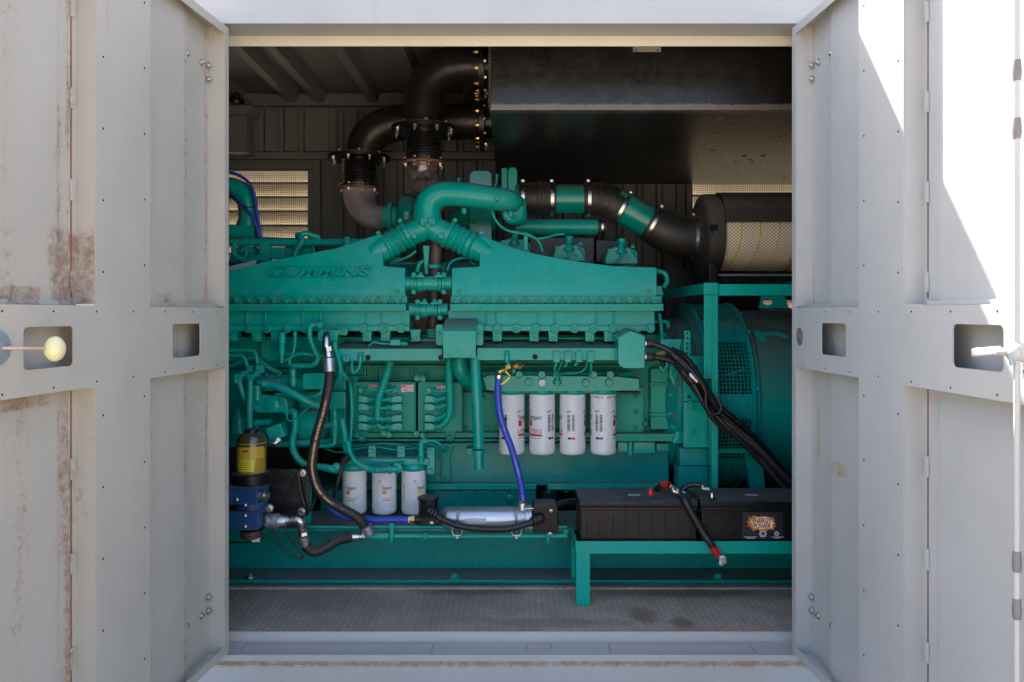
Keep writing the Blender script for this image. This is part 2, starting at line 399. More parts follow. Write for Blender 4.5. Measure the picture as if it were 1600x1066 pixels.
for px in (300, 375, 460, 503, 585, 660, 735, 800, 860, 920, 1000, 1080, 1160, 1240, 1320):
    X = P(px, 0, 2.3).x; bm = bmesh.new()
    prism(bm, [(X-.028, rel(1.375)), (X+.028, rel(1.375)), (X+.05, rel(1.4515)), (X-.05, rel(1.4515))], lambda x, z: V((x, .2, z)), lambda x, z: V((x, 2.29, z)))
    mk('roof_rib', bm, M['inner'], ct, bev=.003)
# back wall with two louvre openings
YB = 2.3
def bx(p): return P(p, 0, YB).x
def bz(p): return P(0, p, YB).z
LV = [(230, 268, 484, 560), (1079, 288, 1500, 560)]
bm = bmesh.new()
holed(bm, [(-XE, -.1), (XE, -.1), (XE, rel(1.4515)), (-XE, rel(1.4515))],
      [[(bx(a), bz(d)), (bx(c), bz(d)), (bx(c), bz(b)), (bx(a), bz(b))] for a, b, c, d in LV],
      lambda x, z: V((x, YB, z)), lambda x, z: V((x, YB+.012, z)))
mk('back_wall', bm, M['inner'], ct)
k = 195
while k < 1400:
    wdt = 26
    segs = [(172, 238)]
    inL = 215 < k+wdt and k < 518; inR = k+wdt > 1060
    if not inL and not inR: segs.append((253, 900))
    for a, b in segs:
        bm = bmesh.new(); p, q = P(k, a, YB-.03), P(k+wdt, b, YB-.03); zt, zb = bz(a), bz(b)
        prism(bm, [(bx(k), YB-.0005), (bx(k+4), YB-.03), (bx(k+wdt-4), YB-.03), (bx(k+wdt), YB-.0005)], lambda x, y: V((x, y, zt)), lambda x, y: V((x, y, zb)))
        mk('wall_rib', bm, M['inner'], ct, bev=.002)
    k += 31
for (a, b, c, d, nm) in ((-200, 150, 1800, 168, 'wall_rail'), (-200, 240, 1800, 251, 'wall_rail'), (495, 172, 516, 239, 'wall_post'), (492, 252, 503, 900, 'wall_post')):
    bm = bmesh.new(); box(bm, max(-XE, bx(a)), min(XE, bx(c)), YB-.05, YB-.0005, bz(d), bz(b)); mk(nm, bm, M['inner'], ct, bev=.003)
for a, b, c, d in LV:
    lv = bmesh.new()
    x0, x1, z0, z1 = bx(a), bx(c), bz(d), bz(b)
    t = .035
    for (p, q, r_, s_) in ((x0-t, x1+t, z1, z1+t), (x0-t, x1+t, z0-t, z0), (x0-t, x0, z0, z1), (x1, x1+t, z0, z1)):
        box(lv, p, q, YB-.055, YB-.0006, r_, s_)
    fr = mk('louvre_frame', lv, M['inner'], ct, bev=.003)
    z = z1+.02; pit = .0935
    while z > z0-.02:
        bm = bmesh.new()
        prism(bm, [(YB+.035, z), (YB+.105, z-pit*1.12), (YB+.108, z-pit*1.12), (YB+.108, z-pit*1.12+.012), (YB+.04, z+.001)],
              lambda y, zz: V((x0-.02, y, zz)), lambda y, zz: V((x1+.02, y, zz)))
        mk('louvre_blade', bm, M['cream'], fr)
        bm = bmesh.new(); box(bm, x0, x1, YB+.029, YB+.0345, z-.004, z+.009); mk('blade_lip', bm, M['inner'], fr)  # darker paint on the lip stands in for the shadow line between blades
        z -= pit
    bm = bmesh.new(); g = .0125; r_ = .0011
    x = x0+.006
    while x < x1: box(bm, x-r_, x+r_, YB+.022, YB+.0242, z0, z1); x += g
    z = z0+.006
    while z < z1: box(bm, x0, x1, YB+.0195, YB+.0217, z-r_, z+r_); z += g
    mk('wire_mesh', bm, M['wire'], fr, kind='stuff')
# floor
bm = bmesh.new(); box(bm, -XE, XE, .1345, 2.46, rel(-1.24), rel(-1.1965)); fl = mk('floor_plate', bm, M['floor'], ct)
bm = bmesh.new(); g = .026; j = 0; y = .15
while y < .63:
    x = -1.5+(j % 2)*g/2*0; i = 0
    while x < 1.5:
        an = math.radians(50 if (i+j) % 2 else -50)+.03*random.random(); c = V((x, y, rel(-1.1965)))
        ux = V((math.cos(an), math.sin(an), 0)); uy = V((-ux.y, ux.x, 0)); L, W, H = .0115, .0034, .0024
        a = [bm.verts.new(c+ux*L*sx+uy*W*sy) for sx, sy in ((-1, 0), (-.4, -1), (.4, -1), (1, 0), (.4, 1), (-.4, 1))]
        b = [bm.verts.new(c+ux*L*.6*sx+V((0, 0, H))) for sx in (-.8, .8)]
        for f in ((a[0], a[1], b[0]), (a[1], a[2], b[1], b[0]), (a[2], a[3], b[1]), (a[3], a[4], b[1]), (a[4], a[5], b[0], b[1]), (a[5], a[0], b[0])): bm.faces.new(f)
        x += g; i += 1
    y += g*.78; j += 1
mk('tread_lugs', bm, M['floor'], fl, kind='stuff', raw=True)
M['strip'] = paint('worn_floor_angle', (.40, .36, .31), .6, dust=.5, mott=.2, grime=.5, spots=.8, rust=[(1, -.6, .3, 1.3-1.19+.12, .05, .5)])
bm = bmesh.new(); box(bm, -XE, XE, .577, .60, rel(-1.196), rel(-1.187)); mk('floor_angle', bm, M['strip'], ct)
# ---------------------------------------------------------------- doors
def door(s, H, tan, cuts, rustspec, framespec, lab, UW=1.2):
    nrm = math.sqrt(1+tan*tan); d = V((s*tan, -1, 0))/nrm; m = V((-s*1, -tan, 0))/nrm
    Q = lambda u, z, n=0.: H+d*u+m*n+V((0, 0, z))
    inner = H+V((0, 0, 0))
    ZT, ZB = rel(1.02), rel(-1.21)
    R1, R0 = rel(.0206), rel(-.19)
    st = (.495, .745) if s < 0 else (.47, .705)
    rec = [(.03, st[0]), (st[1], UW-.03)]
    mp = paint('door_paint_left' if s < 0 else 'door_paint_right', (.45, .42, .375) if s < 0 else (.43, .435, .435), .42, dust=.15, dustcol=(.42, .33, .27), mott=.04, grime=.10 if s < 0 else .03, spots=.15, bump=.05, warp=.5, streak=(.22, (.40, .33, .26)) if s < 0 else (.10, (.36, .34, .30)), rust=rustspec, rustcol=(.22, .12, .075) if s < 0 else (.38, .24, .08))
    mpf = paint('door_frame_paint', (.45, .42, .375) if s < 0 else (.43, .435, .435), .42, dust=.15, dustcol=(.42, .33, .27), mott=.04, grime=.10 if s < 0 else .03, spots=.15, bump=.05, warp=.5, streak=(.10, (.36, .32, .27)), rust=framespec, rustcol=(.42, .30, .12))
    holes = []
    for a, b in rec:
        holes.append([(a, R1), (b, R1), (b, ZT-.03), (a, ZT-.03)]); holes.append([(a, ZB+.03), (b, ZB+.03), (b, R0), (a, R0)])
    for c in cuts:
        if len(c) == 3: holes.append([(c[0]+c[2]*math.cos(t*math.pi/10), rel(c[1])+c[2]*math.sin(t*math.pi/10)) for t in range(20)])
        else: holes.append(rrect(c[0], rel(c[1]), c[2], rel(c[3]), .013))
    bm = bmesh.new(); holed(bm, [(0, ZB), (UW, ZB), (UW, ZT), (0, ZT)], holes, lambda u, z: Q(u, z), lambda u, z: Q(u, z, -.004))
    dr = mk('door', bm, mpf, ct, ang=30, label=lab)
    def slab(u0, u1, z0, z1, n0, n1, name, mat=mp, bev=0.):
        bm = bmesh.new(); obox(bm, Q((u0+u1)/2, (z0+z1)/2, (n0+n1)/2), d, m, V((0, 0, 1)), (u1-u0)/2, (n1-n0)/2, (z1-z0)/2)
        return mk(name, bm, mat, dr, bev=bev)
    dp = -.060
    slab(0, .004, ZB, ZT, -.066, -.0045, 'edge_plate'); slab(UW-.004, UW, ZB, ZT, -.066, -.0045, 'edge_plate')
    slab(.004, UW-.004, ZT-.004, ZT, -.066, -.0045, 'edge_plate'); slab(.004, UW-.004, ZB, ZB+.004, -.066, -.0045, 'edge_plate')
    for u in (.026, st[0], st[1]-.004):
        slab(u, u+.004, R1+.004, ZT-.0045, dp, -.0045, 'stile_return'); slab(u, u+.004, ZB+.0045, R0-.004, dp, -.0045, 'stile_return')
    for a, b in rec:
        slab(a, b, R1-.004, R1, dp, -.0045, 'rail_return'); slab(a, b, R0, R0+.004, dp, -.0045, 'rail_return')
    slab(.004, UW-.004, R0+.004, R1-.004, dp-.006, dp-.002, 'rail_backing')
    # corrugated skins
    for (a, b), prof in zip(rec, ([(.0, -.058), (.19, -.046), (.195, -.034), (.465, -.036)], [(0, -.055), (.088, -.054), (.0885, -.044), (.13, -.044), (.425, -.046)])):
        prof = [(a+u if a+u < b-.002 else b, n) for u, n in prof]; prof[-1] = (b, prof[-1][1])
        for z0, z1 in ((R1+.0005, ZT-.0045), (ZB+.0045, R0-.0005)):
            pts = prof+[(u, n-.003) for u, n in prof[::-1]]
            bm = bmesh.new(); prism(bm, pts, lambda u, n: Q(u, z0, n), lambda u, n: Q(u, z1, n)); mk('door_panel', bm, mp, dr)
    # ledges under the panels, weld seam with rusty gaps
    for u0, u1 in ((rec[0][0]+.04, rec[0][1]), (rec[1][0]+.06, UW-.05)):
        slab(u0, u1-.006, R1+.001, R1+.012, -.046, -.026, 'ledge')
    us = st[1]+.024
    for z0, z1 in ((R1+.02, ZT-.03), (ZB+.03, R0-.01)):
        slab(us-.004, us-.0005, z0, z1, -.0555, -.0528, 'rusty_seam', M['rust'])
        n = 4
        for i in range(n):
            zz = z0+(z1-z0)*(i+.06)/n
            slab(us-.009, us+.004, zz, zz+.055, -.0545, -.0475, 'weld', mp, .002)
    return dr, Q, d, m, mp
RL = [(1, -1.2-.235, .03, 1.3+.45+.12, .9, .60), (1, -1.2-.235, .03, 1.3-.7+.12, .9, .60), (1, -1.2-.06, .05, 1.3+.5+.12, .9, .62), (1, -1.2-1.0, .12, 1.3+.5+.12, 1., .46), (1, -1.2-.95, .10, 1.3-.7+.12, .9, .50), (1, -1.2-.775, .035, 1.3+.45+.12, .7, .62), (1, -1.2-.79, .16, 1.3+.10+.12, .17, .86), (1, -1.2-.81, .07, 1.3+.30+.12, .35, .62), (1, -1.2-.46, .10, 1.3+.5+.12, 1., .50), (1, -1.2-.775, .04, 1.3-.7+.12, .8, .68), (1, -1.2-.05, .03, 1.3+.3+.12, .7, .66),
      (1, -1.2-.78, .10, 1.3-.40+.12, .35, .66), (1, -1.2-.05, .03, 1.3-.45+.12, .4, .7), (1, -1.2-.46, .07, 1.3-.6+.12, 1., .60), (1, -1.2-.95, .4, 1.3-.205+.12, .03, .72), (1, -1.2-.95, .35, 1.3+.03+.12, .05, .66), (1, -1.2-.35, .2, 1.3+.035+.12, .04, .62)]
RR = [(1, -1.2-.05, .03, 1.3+.95+.12, .2, .68), (1, -1.2-.20, .02, 1.3-.5+.12, .4, .56), (1, -1.2-.05, .02, 1.3+.1+.12, .13, .75), (1, -1.2-.09, .04, 1.3-.42+.12, .12, .70), (1, -1.2-.28, .16, 1.3-.50+.12, .03, .72), (1, -1.2-.06, .02, 1.3-.6+.12, .5, .6)]
dl, QL, dL, mL, mpl = door(-1, V((-1.0129, -.004, 0)), .0983, [(.2, -.139, .374, -.033), (.832, -.130, 1.004, -.031)], RL, [(1, -1.2-.70, .03, 1.3+.84+.12, .14, .58), (1, -1.2-.01, .01, 1.3+.97+.12, .06, .8), (1, -1.2-.30, .2, 1.3+.015+.12, .012, .5)], 'left door leaf, rust stained along its panel seams')
drr, QR, dR, mR, mpr = door(1, V((1.0015, -.004, 0)), .056, [(.0586, -.081, .032), (.225, -.134, .393, -.031), (.912, -.128, 1.088, -.025)], RR, [(1, -1.2-.01, .012, 1.3-.2+.12, .02, .8)], 'right door leaf, half in sunlight', 1.27)
dn = lambda q, pts: [q(u, rel(z), n) for u, z, n in pts]
domed = shared('bolt_dome_steel', dome, M['steel'])
for Q, mm, dr in ((QL, mL, dl), (QR, mR, drr)):
    for (u, z, n) in ((.20, .862, -.050), (.095, .868, -.051), (.044, .874, -.051), (.044, .826, -.051), (.044, -1.0, -.051), (.095, -1.045, -.051), (.044, -1.048, -.051), (.20, -1.036, -.050)):
        put('bolt', domed, Q(u, rel(z), n), dr, mm, .0085)
    put('bolt', domed, Q(.30, rel(-.085), -.062), dr, mm, .007)
    sc_ = shared('screw', lambda b: lathe(b, (0, 0, 0), (0, 0, 1), [(1, 0), (.8, .25)], 8), M['hole'])
    us = (.48+.045 if dr is dl else .5, .715 if dr is dl else .68)
    for u in us:
        for i in range(-6, 6):
            z = .11+i*.19+(.03 if u < .6 else 0)
            if -.2 < z < .03: continue
            put('screw', sc_, Q(u, rel(z), .0001), dr, mm, .0035)
    for i in range(7):
        for z in (.005, -.178): put('screw', sc_, Q(.09+i*.163, rel(z), .0001), dr, mm, .003)
# left handle: round boss, copper rod, ivory knob
bm = bmesh.new(); c = QL(1.085, rel(-.075), 0); lathe(bm, c, mL, [(.038, 0), (.038, .005), (.036, .007), (.016, .008), (.014, .013), (.006, .014)], 28); hb = mk('handle_boss', bm, M['bluegrey'], dl)
for a in (60, 180, 300):
    put('bolt', domed, QL(1.085+.028*math.cos(math.radians(a)), rel(-.075+.028*math.sin(math.radians(a))), .009), dl, mL, .004)
bm = bmesh.new(); tube(bm, [QL(1.082, rel(-.075), .012), QL(1.06, rel(-.077), .035), QL(1.0, rel(-.080), .058)], .0038, 10); mk('handle_rod', bm, M['bronze'], dl)
bm = bmesh.new(); sphere(bm, QL(.985, rel(-.081), .062), .0285, (.78, .84, 1.02), 24, 16); mk('handle_knob', bm, M['ivory'], dl)
# right lock rod, boss, paddle
bm = bmesh.new(); tube(bm, [QR(1.185, ZC-1.2, .042), QR(1.185, ZC+1.0, .042)], .0062, 12); mk('lock_rod', bm, M['shell'], drr)
for z in (.485, .367, -.513, -.609):
    bm = bmesh.new(); lathe(bm, QR(1.185, rel(z), .042), (0, 0, 1), [(.0072, -.012), (.0088, 0), (.0088, .012), (.0072, .03)], 12); mk('rod_collar', bm, M['collar'], drr)
bm = bmesh.new(); tube(bm, [QR(1.18, rel(-.08), .055), QR(1.185, rel(-.105), .05)], .005, 10); mk('handle_arm', bm, M['bluegrey'], drr)
bm = bmesh.new(); c = QR(1.18, rel(-.078), .045); sphere(bm, c, .021, (.6, 1, 1)); lathe(bm, QR(1.18, rel(-.078), 0), mR, [(.022, 0), (.022, .045)], 20); mk('handle_boss', bm, M['shell'], drr)
bm = bmesh.new(); tube(bm, [QR(1.175, rel(-.078), .05), QR(1.165, rel(-.079), .055), QR(1.155, rel(-.079), .058)], .008, 12, 6); mk('handle_neck', bm, M['shell'], drr)
bm = bmesh.new(); obox(bm, QR(1.115, rel(-.081), .058), (dR+V((0, 0, .1))).normalized(), mR, V((0, 0, 1)), .044, .005, .0095); mk('handle_paddle', bm, M['shell'], drr, bev=.004)
bm = bmesh.new(); obox(bm, QR(1.165, rel(-.113), .003), dR, mR, V((0, 0, 1)), .014, .003, .022); bk = mk('handle_bracket', bm, M['bluegrey'], drr, bev=.002)
put('bolt', domed, QR(1.165, rel(-.118), .006), drr, mR, .006)
# ================================================================ engine
FL = rel(-1.195)
E = thing('diesel_engine', 'big glossy teal green diesel engine, dusty on top, filling the container doorway', 'engine', (0, 1.2, FL))
SPLIT = {'right_head_hose', 'side_bar', 'injector_feed', 'rail_clamp', 'bellows_neck', 'cast_rib', 'pan_lugs', 'oil_pan_flange', 'crankcase_ledge', 'sump', 'head_tube', 'gear_housing', 'rocker_box', 'fuel_rail', 'loose_wire', 'blue_cable', 'black_lead', 'collar_screw', 'strap_clamp', 'bare_wires', 'engine_foot', 'cross_strut', 'cross_member', 'front_post', 'cradle', 'harness', 'flywheel_sensor'}
G, G2 = M['green'], M['green2']
def part(name, mat, fn, parent=E, bev=0, **k):
    bm = bmesh.new(); fn(bm)
    if name in SPLIT:
        return [mk(name, b, M[mat] if isinstance(mat, str) else mat, parent, bev=bev, **k) for b in split_islands(bm)][0]
    return mk(name, bm, M[mat] if isinstance(mat, str) else mat, parent, bev=bev, **k)
YF = .82; ZL = (HY-439)*S(YF); KS = .32
def slant(px, py, w=0.):
    q = (HY-py)/F; z = q*(D+YF-KS*ZL)/(1-q*KS); Y = YF+KS*(z-ZL)
    nrm = V((0, -1, KS)).normalized()
    return V(((px-800)*(D+Y)/F, Y, ZC+z))+nrm*w
def cover(st):
    def f(bm):
        rings = []
        for x, yt in st:
            c = slant(x, yt); rings.append([bm.verts.new(p) for p in (P(x, 465, YF), P(x, 439, YF), c, c+V((0, .09, -.004)), V((c.x, 1.25, P(x, 465, YF).z)))])
        skin(bm, rings)
    return f
cl = part('intake_cover', 'green', cover([(285, 433), (360, 424), (411, 409.5), (473, 398), (524, 388), (558, 377.5), (582, 369), (597, 366), (599, 416), (633, 418.5)]), bev=.012, seg=3)
cr = part('intake_cover', 'green', cover([(706, 419), (749, 417), (751, 368), (775, 377), (800, 387), (837, 397), (873, 404), (915, 410.5), (956, 415.5), (985, 417), (1026, 418)]), bev=.012, seg=3)
# raised maker's lettering in its frame
def cum(bm):
    fn = lambda u, v, w: slant(u, v, w-.002)
    text_to(bm, 'CUMMINS', (421, 432.3, 579, 418.6), fn, bold=.0, shear=.25, depth=.012)
part('lettering', 'green', cum, cl, ang=30)
M['letter_shade'] = paint('lettering_shade_paint', (.0, .19, .15), .6, dust=0, bump=0, spec=.2)  # darker green outline behind the letters, painted in as shade for contrast
part('lettering_shade', 'letter_shade', lambda bm: text_to(bm, 'CUMMINS', (420.4, 432.8, 579.6, 418.1), lambda u, v, w: slant(u, v, .0006), bold=.045, shear=.25), cl, raw=True)
def cfr(bm):
    for a, b, c, d in ((417, 416.6, 582, 417.2), (417, 433.6, 582, 434.3), (417, 417.2, 417.8, 433.6), (581.2, 417.2, 582, 433.6)):
        pts = [(a, b), (c, b), (c, d), (a, d)]; prism(bm, pts, lambda x, y: slant(x, y, .005), lambda x, y: slant(x, y, -.002))
part('lettering_frame', 'green', cfr, cl)
def lugrow(xs, parent):
    for x in xs:
        bm = bmesh.new(); ppx(bm, [(x-8.5, 463.6), (x+8.5, 463.6), (x+2.6, 470.5), (x+2, 474), (x-2, 474), (x-2.6, 470.5)], YF-.022, .028); mk('cover_web', bm, G, parent, bev=.0015)
        bolt(x, 470, YF-.024, parent, 2.7)
xsL = [x for x in [292+19.35*i for i in range(18)] if x < 630]; xsR = [714+19.35*i for i in range(17)]
lugrow(xsL, cl); lugrow(xsR, cr)
for a, b, p, yl in ((285, 634, cl, 0), (703, 1037, cr, 0)):
    bm = bmesh.new()
    prism(bm, [(YF-.035, 475), (YF-.035, 486), (1.2, 486), (1.2, 462), (YF+.004, 462), (YF+.004, 473)], lambda y, z: V((P(a, 0, YF-.035).x, y, P(0, z, YF-.035).z)), lambda y, z: V((P(b, 0, YF-.035).x, y, P(0, z, YF-.035).z)))
    mk('cover_flange', bm, G, p, bev=.003)
    bm = bmesh.new(); bxp(bm, a, 480.6, b-1, 482, YF-.0375, .01); mk('flange_bead', bm, G, p, bev=.001)
bolt(620, 455, YF-.002, cl, 3.); bolt(718, 455, YF-.002, cr, 3.); bolt(1015, 455, YF-.002, cr, 3.)
# cylinder head side housings
def head(a, b, bolts, ribs, feet, y0=512.5):
    h = part('head_housing', 'green', lambda bm: (bxp(bm, a, 485, b, 511, YF+.0, .4), bxp(bm, a, 509, b, 517.5, YF-.022, .38)), bev=.004)
    for x in ribs:
        bm = bmesh.new(); bxp(bm, x-1.3, 486.5, x+1.3, 510, YF-.010, .03); mk('casting_rib', bm, G, h, bev=.003)
    for x in bolts:
        bm = bmesh.new(); lathe(bm, P(x, y0+1, YF-.02), (0, -1, 0), [(.022, 0), (.021, .008), (.0195, .010)], 18); mk('bolt_boss', bm, G, h)
        bolt(x, y0+1, YF-.03, h, 3.6)
    for x in feet:
        bm = bmesh.new(); ppx(bm, [(x-9, 515), (x+9, 515), (x+7, 524), (x+7, 534), (x-7, 534), (x-7, 524)], YF-.012, .07); mk('housing_foot', bm, G, h, bev=.004)
        bolt(x, 529, YF-.014, h, 3.2)
    return h
head(285, 640, [300, 330, 359, 389, 418, 448.5, 477, 537.7, 568, 598.6, 627], [385, 414, 473, 500, 572, 595], [332, 362, 400, 430, 573, 602, 661-12])
head(700, 1023, [777, 807, 836.6, 867.5, 897.5, 927, 957, 1016], [760, 775, 841, 867, 931, 959], [777, 834.6, 864.5, 922, 951.6])
part('head_tube', 'green', lambda bm: (tpx(bm, [(285, 529, .9), (640, 529, .9)], 2.2), tpx(bm, [(750, 529, .9), (965, 529, .9)], 2.2)))
# diamond casting marks
for x, y in ((463, 499), (816, 499)):
    part('casting_mark', 'green', lambda bm: [ppx(bm, [(x+dx, y-2), (x+dx+2, y), (x+dx, y+2), (x+dx-2, y)], YF-.0015, .004) for dx in (-2.2, 2.2)])
# middle section behind, closing the deck
part('engine_deck', 'rustd', lambda bm: box(bm, P(300, 0, 1.).x, P(1000, 0, 1.).x, 1.06, 1.75, rel(-.25), rel(.19)), bev=.01)
part('far_bank_cover', 'green', lambda bm: box(bm, P(300, 0, 1.5).x, P(1000, 0, 1.5).x, 1.6, 1.98, rel(-.1), rel(.30)), bev=.02)
# coupling pipes between the covers
for y, r, a, b in ((443, 13, 634, 706), (484, 12, 640, 700)):
    c = part('coupling_pipe', 'green', lambda bm: lathe(bm, P(a, y, .86), (1, 0, 0), [(q*S(.86), h*S(.86)) for q, h in ((r-2, 0), (r-2, 11), (r+3, 11), (r+3, 14), (r-1, 14), (r-1, 18), (r+.5, 19), (r+.5, 27), (r-1, 28), (r-2, 33), (r-1, 38), (r-1, (b-a)-20), (r+.5, (b-a)-19), (r+.5, (b-a)-16), (r-1, (b-a)-15), (r+3, (b-a)-14), (r+3, (b-a)-11), (r-2, (b-a)-11), (r-2, (b-a)))], 32))
    for x in (a+23, b-21):
        me = shared('clamp_lug', lambda bm: (lathe(bm, (0, 0, 0), (0, 0, 1), [(1, 0), (1, 1.4), (.7, 1.7)], 12), box(bm, -1.6, 1.6, -.8, .8, -.5, .4)), G, .1)
        put('clamp_lug', me, P(x, y-r+1, .80), c, (0, -.25, 1), 3.4*S(.8))
    for x in (a+12.5, b-12.5):
        for sgn in (-1, 1): bolt(x, y+sgn*(r+.5), .80, c, 2.6)
part('centre_pipe', 'rustd', lambda bm: tpx(bm, [(682, 380, 1.), (680, 420, .98), (678, 470, .98), (676, 530, .98)], 9.5))
part('centre_collar', 'green2', lambda bm: lathe(bm, P(676, 514, .9), (0, 0, -1), [(9*S(.9), 0), (10.5*S(.9), .003), (10.5*S(.9), .012), (9*S(.9), .015), (9*S(.9), .025), (10.5*S(.9), .028), (10.5*S(.9), .04), (9*S(.9), .043)], 20))
part('centre_strap', 'green', lambda bm: ppx(bm, [(661, 384), (671, 384), (668, 428), (664, 428)], .95, .006), bev=.001)
# Y shaped crossover pipe
yp = part('crossover_pipe', 'green', lambda bm: (
    tpx(bm, [(669, 352, .95), (668, 335, .95), (671, 316, .95), (690, 304, .95), (725, 304.5, .95), (770, 310.5, .96), (794, 314, .985), (806, 322, 1.06)], [23, 21, 21, 20, 19.5, 18.5, 17.5, 17], 28, 8),
    tpx(bm, [(674, 338, .955), (664, 354, .95), (650, 362, .95), (634, 369, .95)], [17, 20, 19, 18.5], 24, 8),
    tpx(bm, [(662, 338, .955), (674, 354, .95), (688, 362, .95), (704, 369, .95)], [17, 20, 19, 18.5], 24, 8),
    sphere(bm, P(669, 352, .95), 21.5*S(.95), (1, 1, .8), 24, 16)))
for xa_, xb_, xc_ in ((602, 584, 566), (745, 763, 782)):
    part('cover_stub', 'green', lambda bm: tpx(bm, [(xa_, 387, .925), (xb_, 397, .915), (xc_, 407, .91)], [20, 18, 11], 28, 8))
part('gap_bracket', 'green', lambda bm: (bxp(bm, 606, 402, 626, 409, 1.0, .05)), bev=.004)
part('gap_lead', 'green', lambda bm: tpx(bm, [(608, 412, .97), (622, 408, .96), (640, 400, .95), (650, 392, .96)], 1.8))
part('gap_lead', 'green', lambda bm: tpx(bm, [(699, 424, .93), (703, 412, .93), (714, 405, .95), (728, 404, .96), (742, 414, .96)], 1.8))
part('gap_pipe', 'green', lambda bm: tpx(bm, [(652, 425, .99), (656, 412, .99), (668, 406, .99)], 4))
part('gap_clamp', 'green', lambda bm: lathe(bm, P(678, 420, .965), (0, 0, 1), [(10.5*S(.97), 0), (11.5*S(.97), .003), (11.5*S(.97), .016), (10.5*S(.97), .019)], 24))
for x0, y0, x1, y1 in ((640, 365, 600, 388), (698, 365, 747, 389)):
    h = part('bellows_hose', 'green', lambda bm: tube(bm, [P(x0, y0, .95), P((x0+x1)/2, (y0+y1)/2, .95), P(x1, y1, .93)], 19*S(.95), 28, 6, (10.5*S(.95), 3*S(.95))))
    dr_ = (P(x1, y1, .95)-P(x0, y0, .95)).normalized()
    for f in (.06, .90):
        c = P(x0, y0, .95).lerp(P(x1, y1, .95), f)
        bm = bmesh.new(); lathe(bm, c-dr_*.010, dr_, [(22*S(.95), 0), (22.8*S(.95), .002), (22.8*S(.95), .018), (22*S(.95), .02)], 32); cc = mk('hose_clamp', bm, G, h)
        up = V((dr_.z, 0, -dr_.x)); up = up if up.z > 0 else -up
        bm = bmesh.new(); obox(bm, c+up*23.5*S(.95)+V((0, -.01, 0)), dr_, V((0, 1, 0)), up, .010, .012, .010); mk('clamp_screw', bm, G, cc, bev=.002)
for x in (663, 675.4):
    bm = bmesh.new(); lathe(bm, P(x, 347, .885), (0, -1, 0), [(6*S(.88), 0), (6*S(.88), .014), (5.4*S(.88), .017)], 24); mk('pipe_boss', bm, G, yp); bolt(x, 347, .867, yp, 2.2)
for x, y, r in ((648.5, 370, 4.6), (690, 370, 4.6), (777, 311, 4.3)):
    bm = bmesh.new(); lathe(bm, P(x, y, .91), (0, -1, 0), [(r*S(.9), 0), (r*S(.9), .026), (r*.85*S(.9), .029)], 24); mk('pipe_plug', bm, G, yp)
for x, y in ((725, 326), (798, 331)):
    bm = bmesh.new(); lathe(bm, P(x, y, .93), (0, 0, -1), [(4.2*S(.93), 0), (4.2*S(.93), .02), (3.2*S(.93), .022), (3.2*S(.93), .026)], 16); mk('pipe_port', bm, G, yp)
part('inlet_ring', 'green', lambda bm: (lathe(bm, P(802, 330, .995), (.1, 1, .0), [(16*S(.95), 0), (19.5*S(.95), .012), (19.5*S(.95), .03), (18*S(.95), .034), (18*S(.95), .05), (20*S(.95), .056), (20*S(.95), .1)], 32)))
part('breather_hose', 'green', lambda bm: (tpx(bm, [(767, 326, 1.), (775, 345, 1.), (790, 359, .99), (810, 364, .98), (828, 368, .98), (842, 378, .99), (848, 394, 1.)], 2.3), tpx(bm, [(798, 340, .95), (812, 336, .93), (820, 322, .95), (818, 312, 1.)], 2.2), tpx(bm, [(812, 364, 1.), (840, 373, 1.), (870, 367, 1.02), (882, 366, 1.02)], 2.)))
part('hose_clip', 'green', lambda bm: bxp(bm, 818.5, 363, 824.5, 392, .985, .01), bev=.001)
part('expansion_bottle', 'duct', lambda bm: prism(bm, rrect(733, 266, 769, 392, 9), lambda x, y: P(x, y, 1.32), lambda x, y: P(x, y, 1.32)+V((0, .13, 0))), bev=.006)
part('bottle_cap', 'green', lambda bm: tpx(bm, [(716, 292, 1.3), (717, 278, 1.3)], 4, 12))
part('thin_tube', 'green', lambda bm: tpx(bm, [(770, 302, 1.25), (775, 288, 1.25), (777, 272, 1.25)], 2.2))
part('turbo_flange', 'green', lambda bm: (bxp(bm, 783.5, 262.5, 793, 297, 1.28, .12)), bev=.004)
part('turbo_housing', 'green', lambda bm: prism(bm, rrect(793.5, 261, 808.5, 305, 6.5), lambda x, y: P(x, y, 1.26), lambda x, y: P(x, y, 1.26)+V((0, .18, 0))), bev=.008)
# turbocharger on the left
part('turbocharger', 'duct', lambda bm: lathe(bm, P(622, 340, 1.38), (1, 0, 0), [(q*S(1.38), h*S(1.38)) for q, h in ((20, 0), (26, 1), (33, 5), (36, 11), (36, 22), (33, 28), (24, 33))], 36))
part('turbo_clamp', 'green2', lambda bm: lathe(bm, P(599, 340, 1.38), (1, 0, 0), [(q*S(1.38), h*S(1.38)) for q, h in ((18, 0), (18, 8), (24, 9), (24, 15), (18, 16), (18, 24))], 32))
part('right_turbo', 'green', lambda bm: lathe(bm, P(700, 345, 1.45), (1, 0, 0), [(q*S(1.4), h*S(1.4)) for q, h in ((8, 0), (13, 3), (26, 24), (30, 60), (20, 75))], 32))
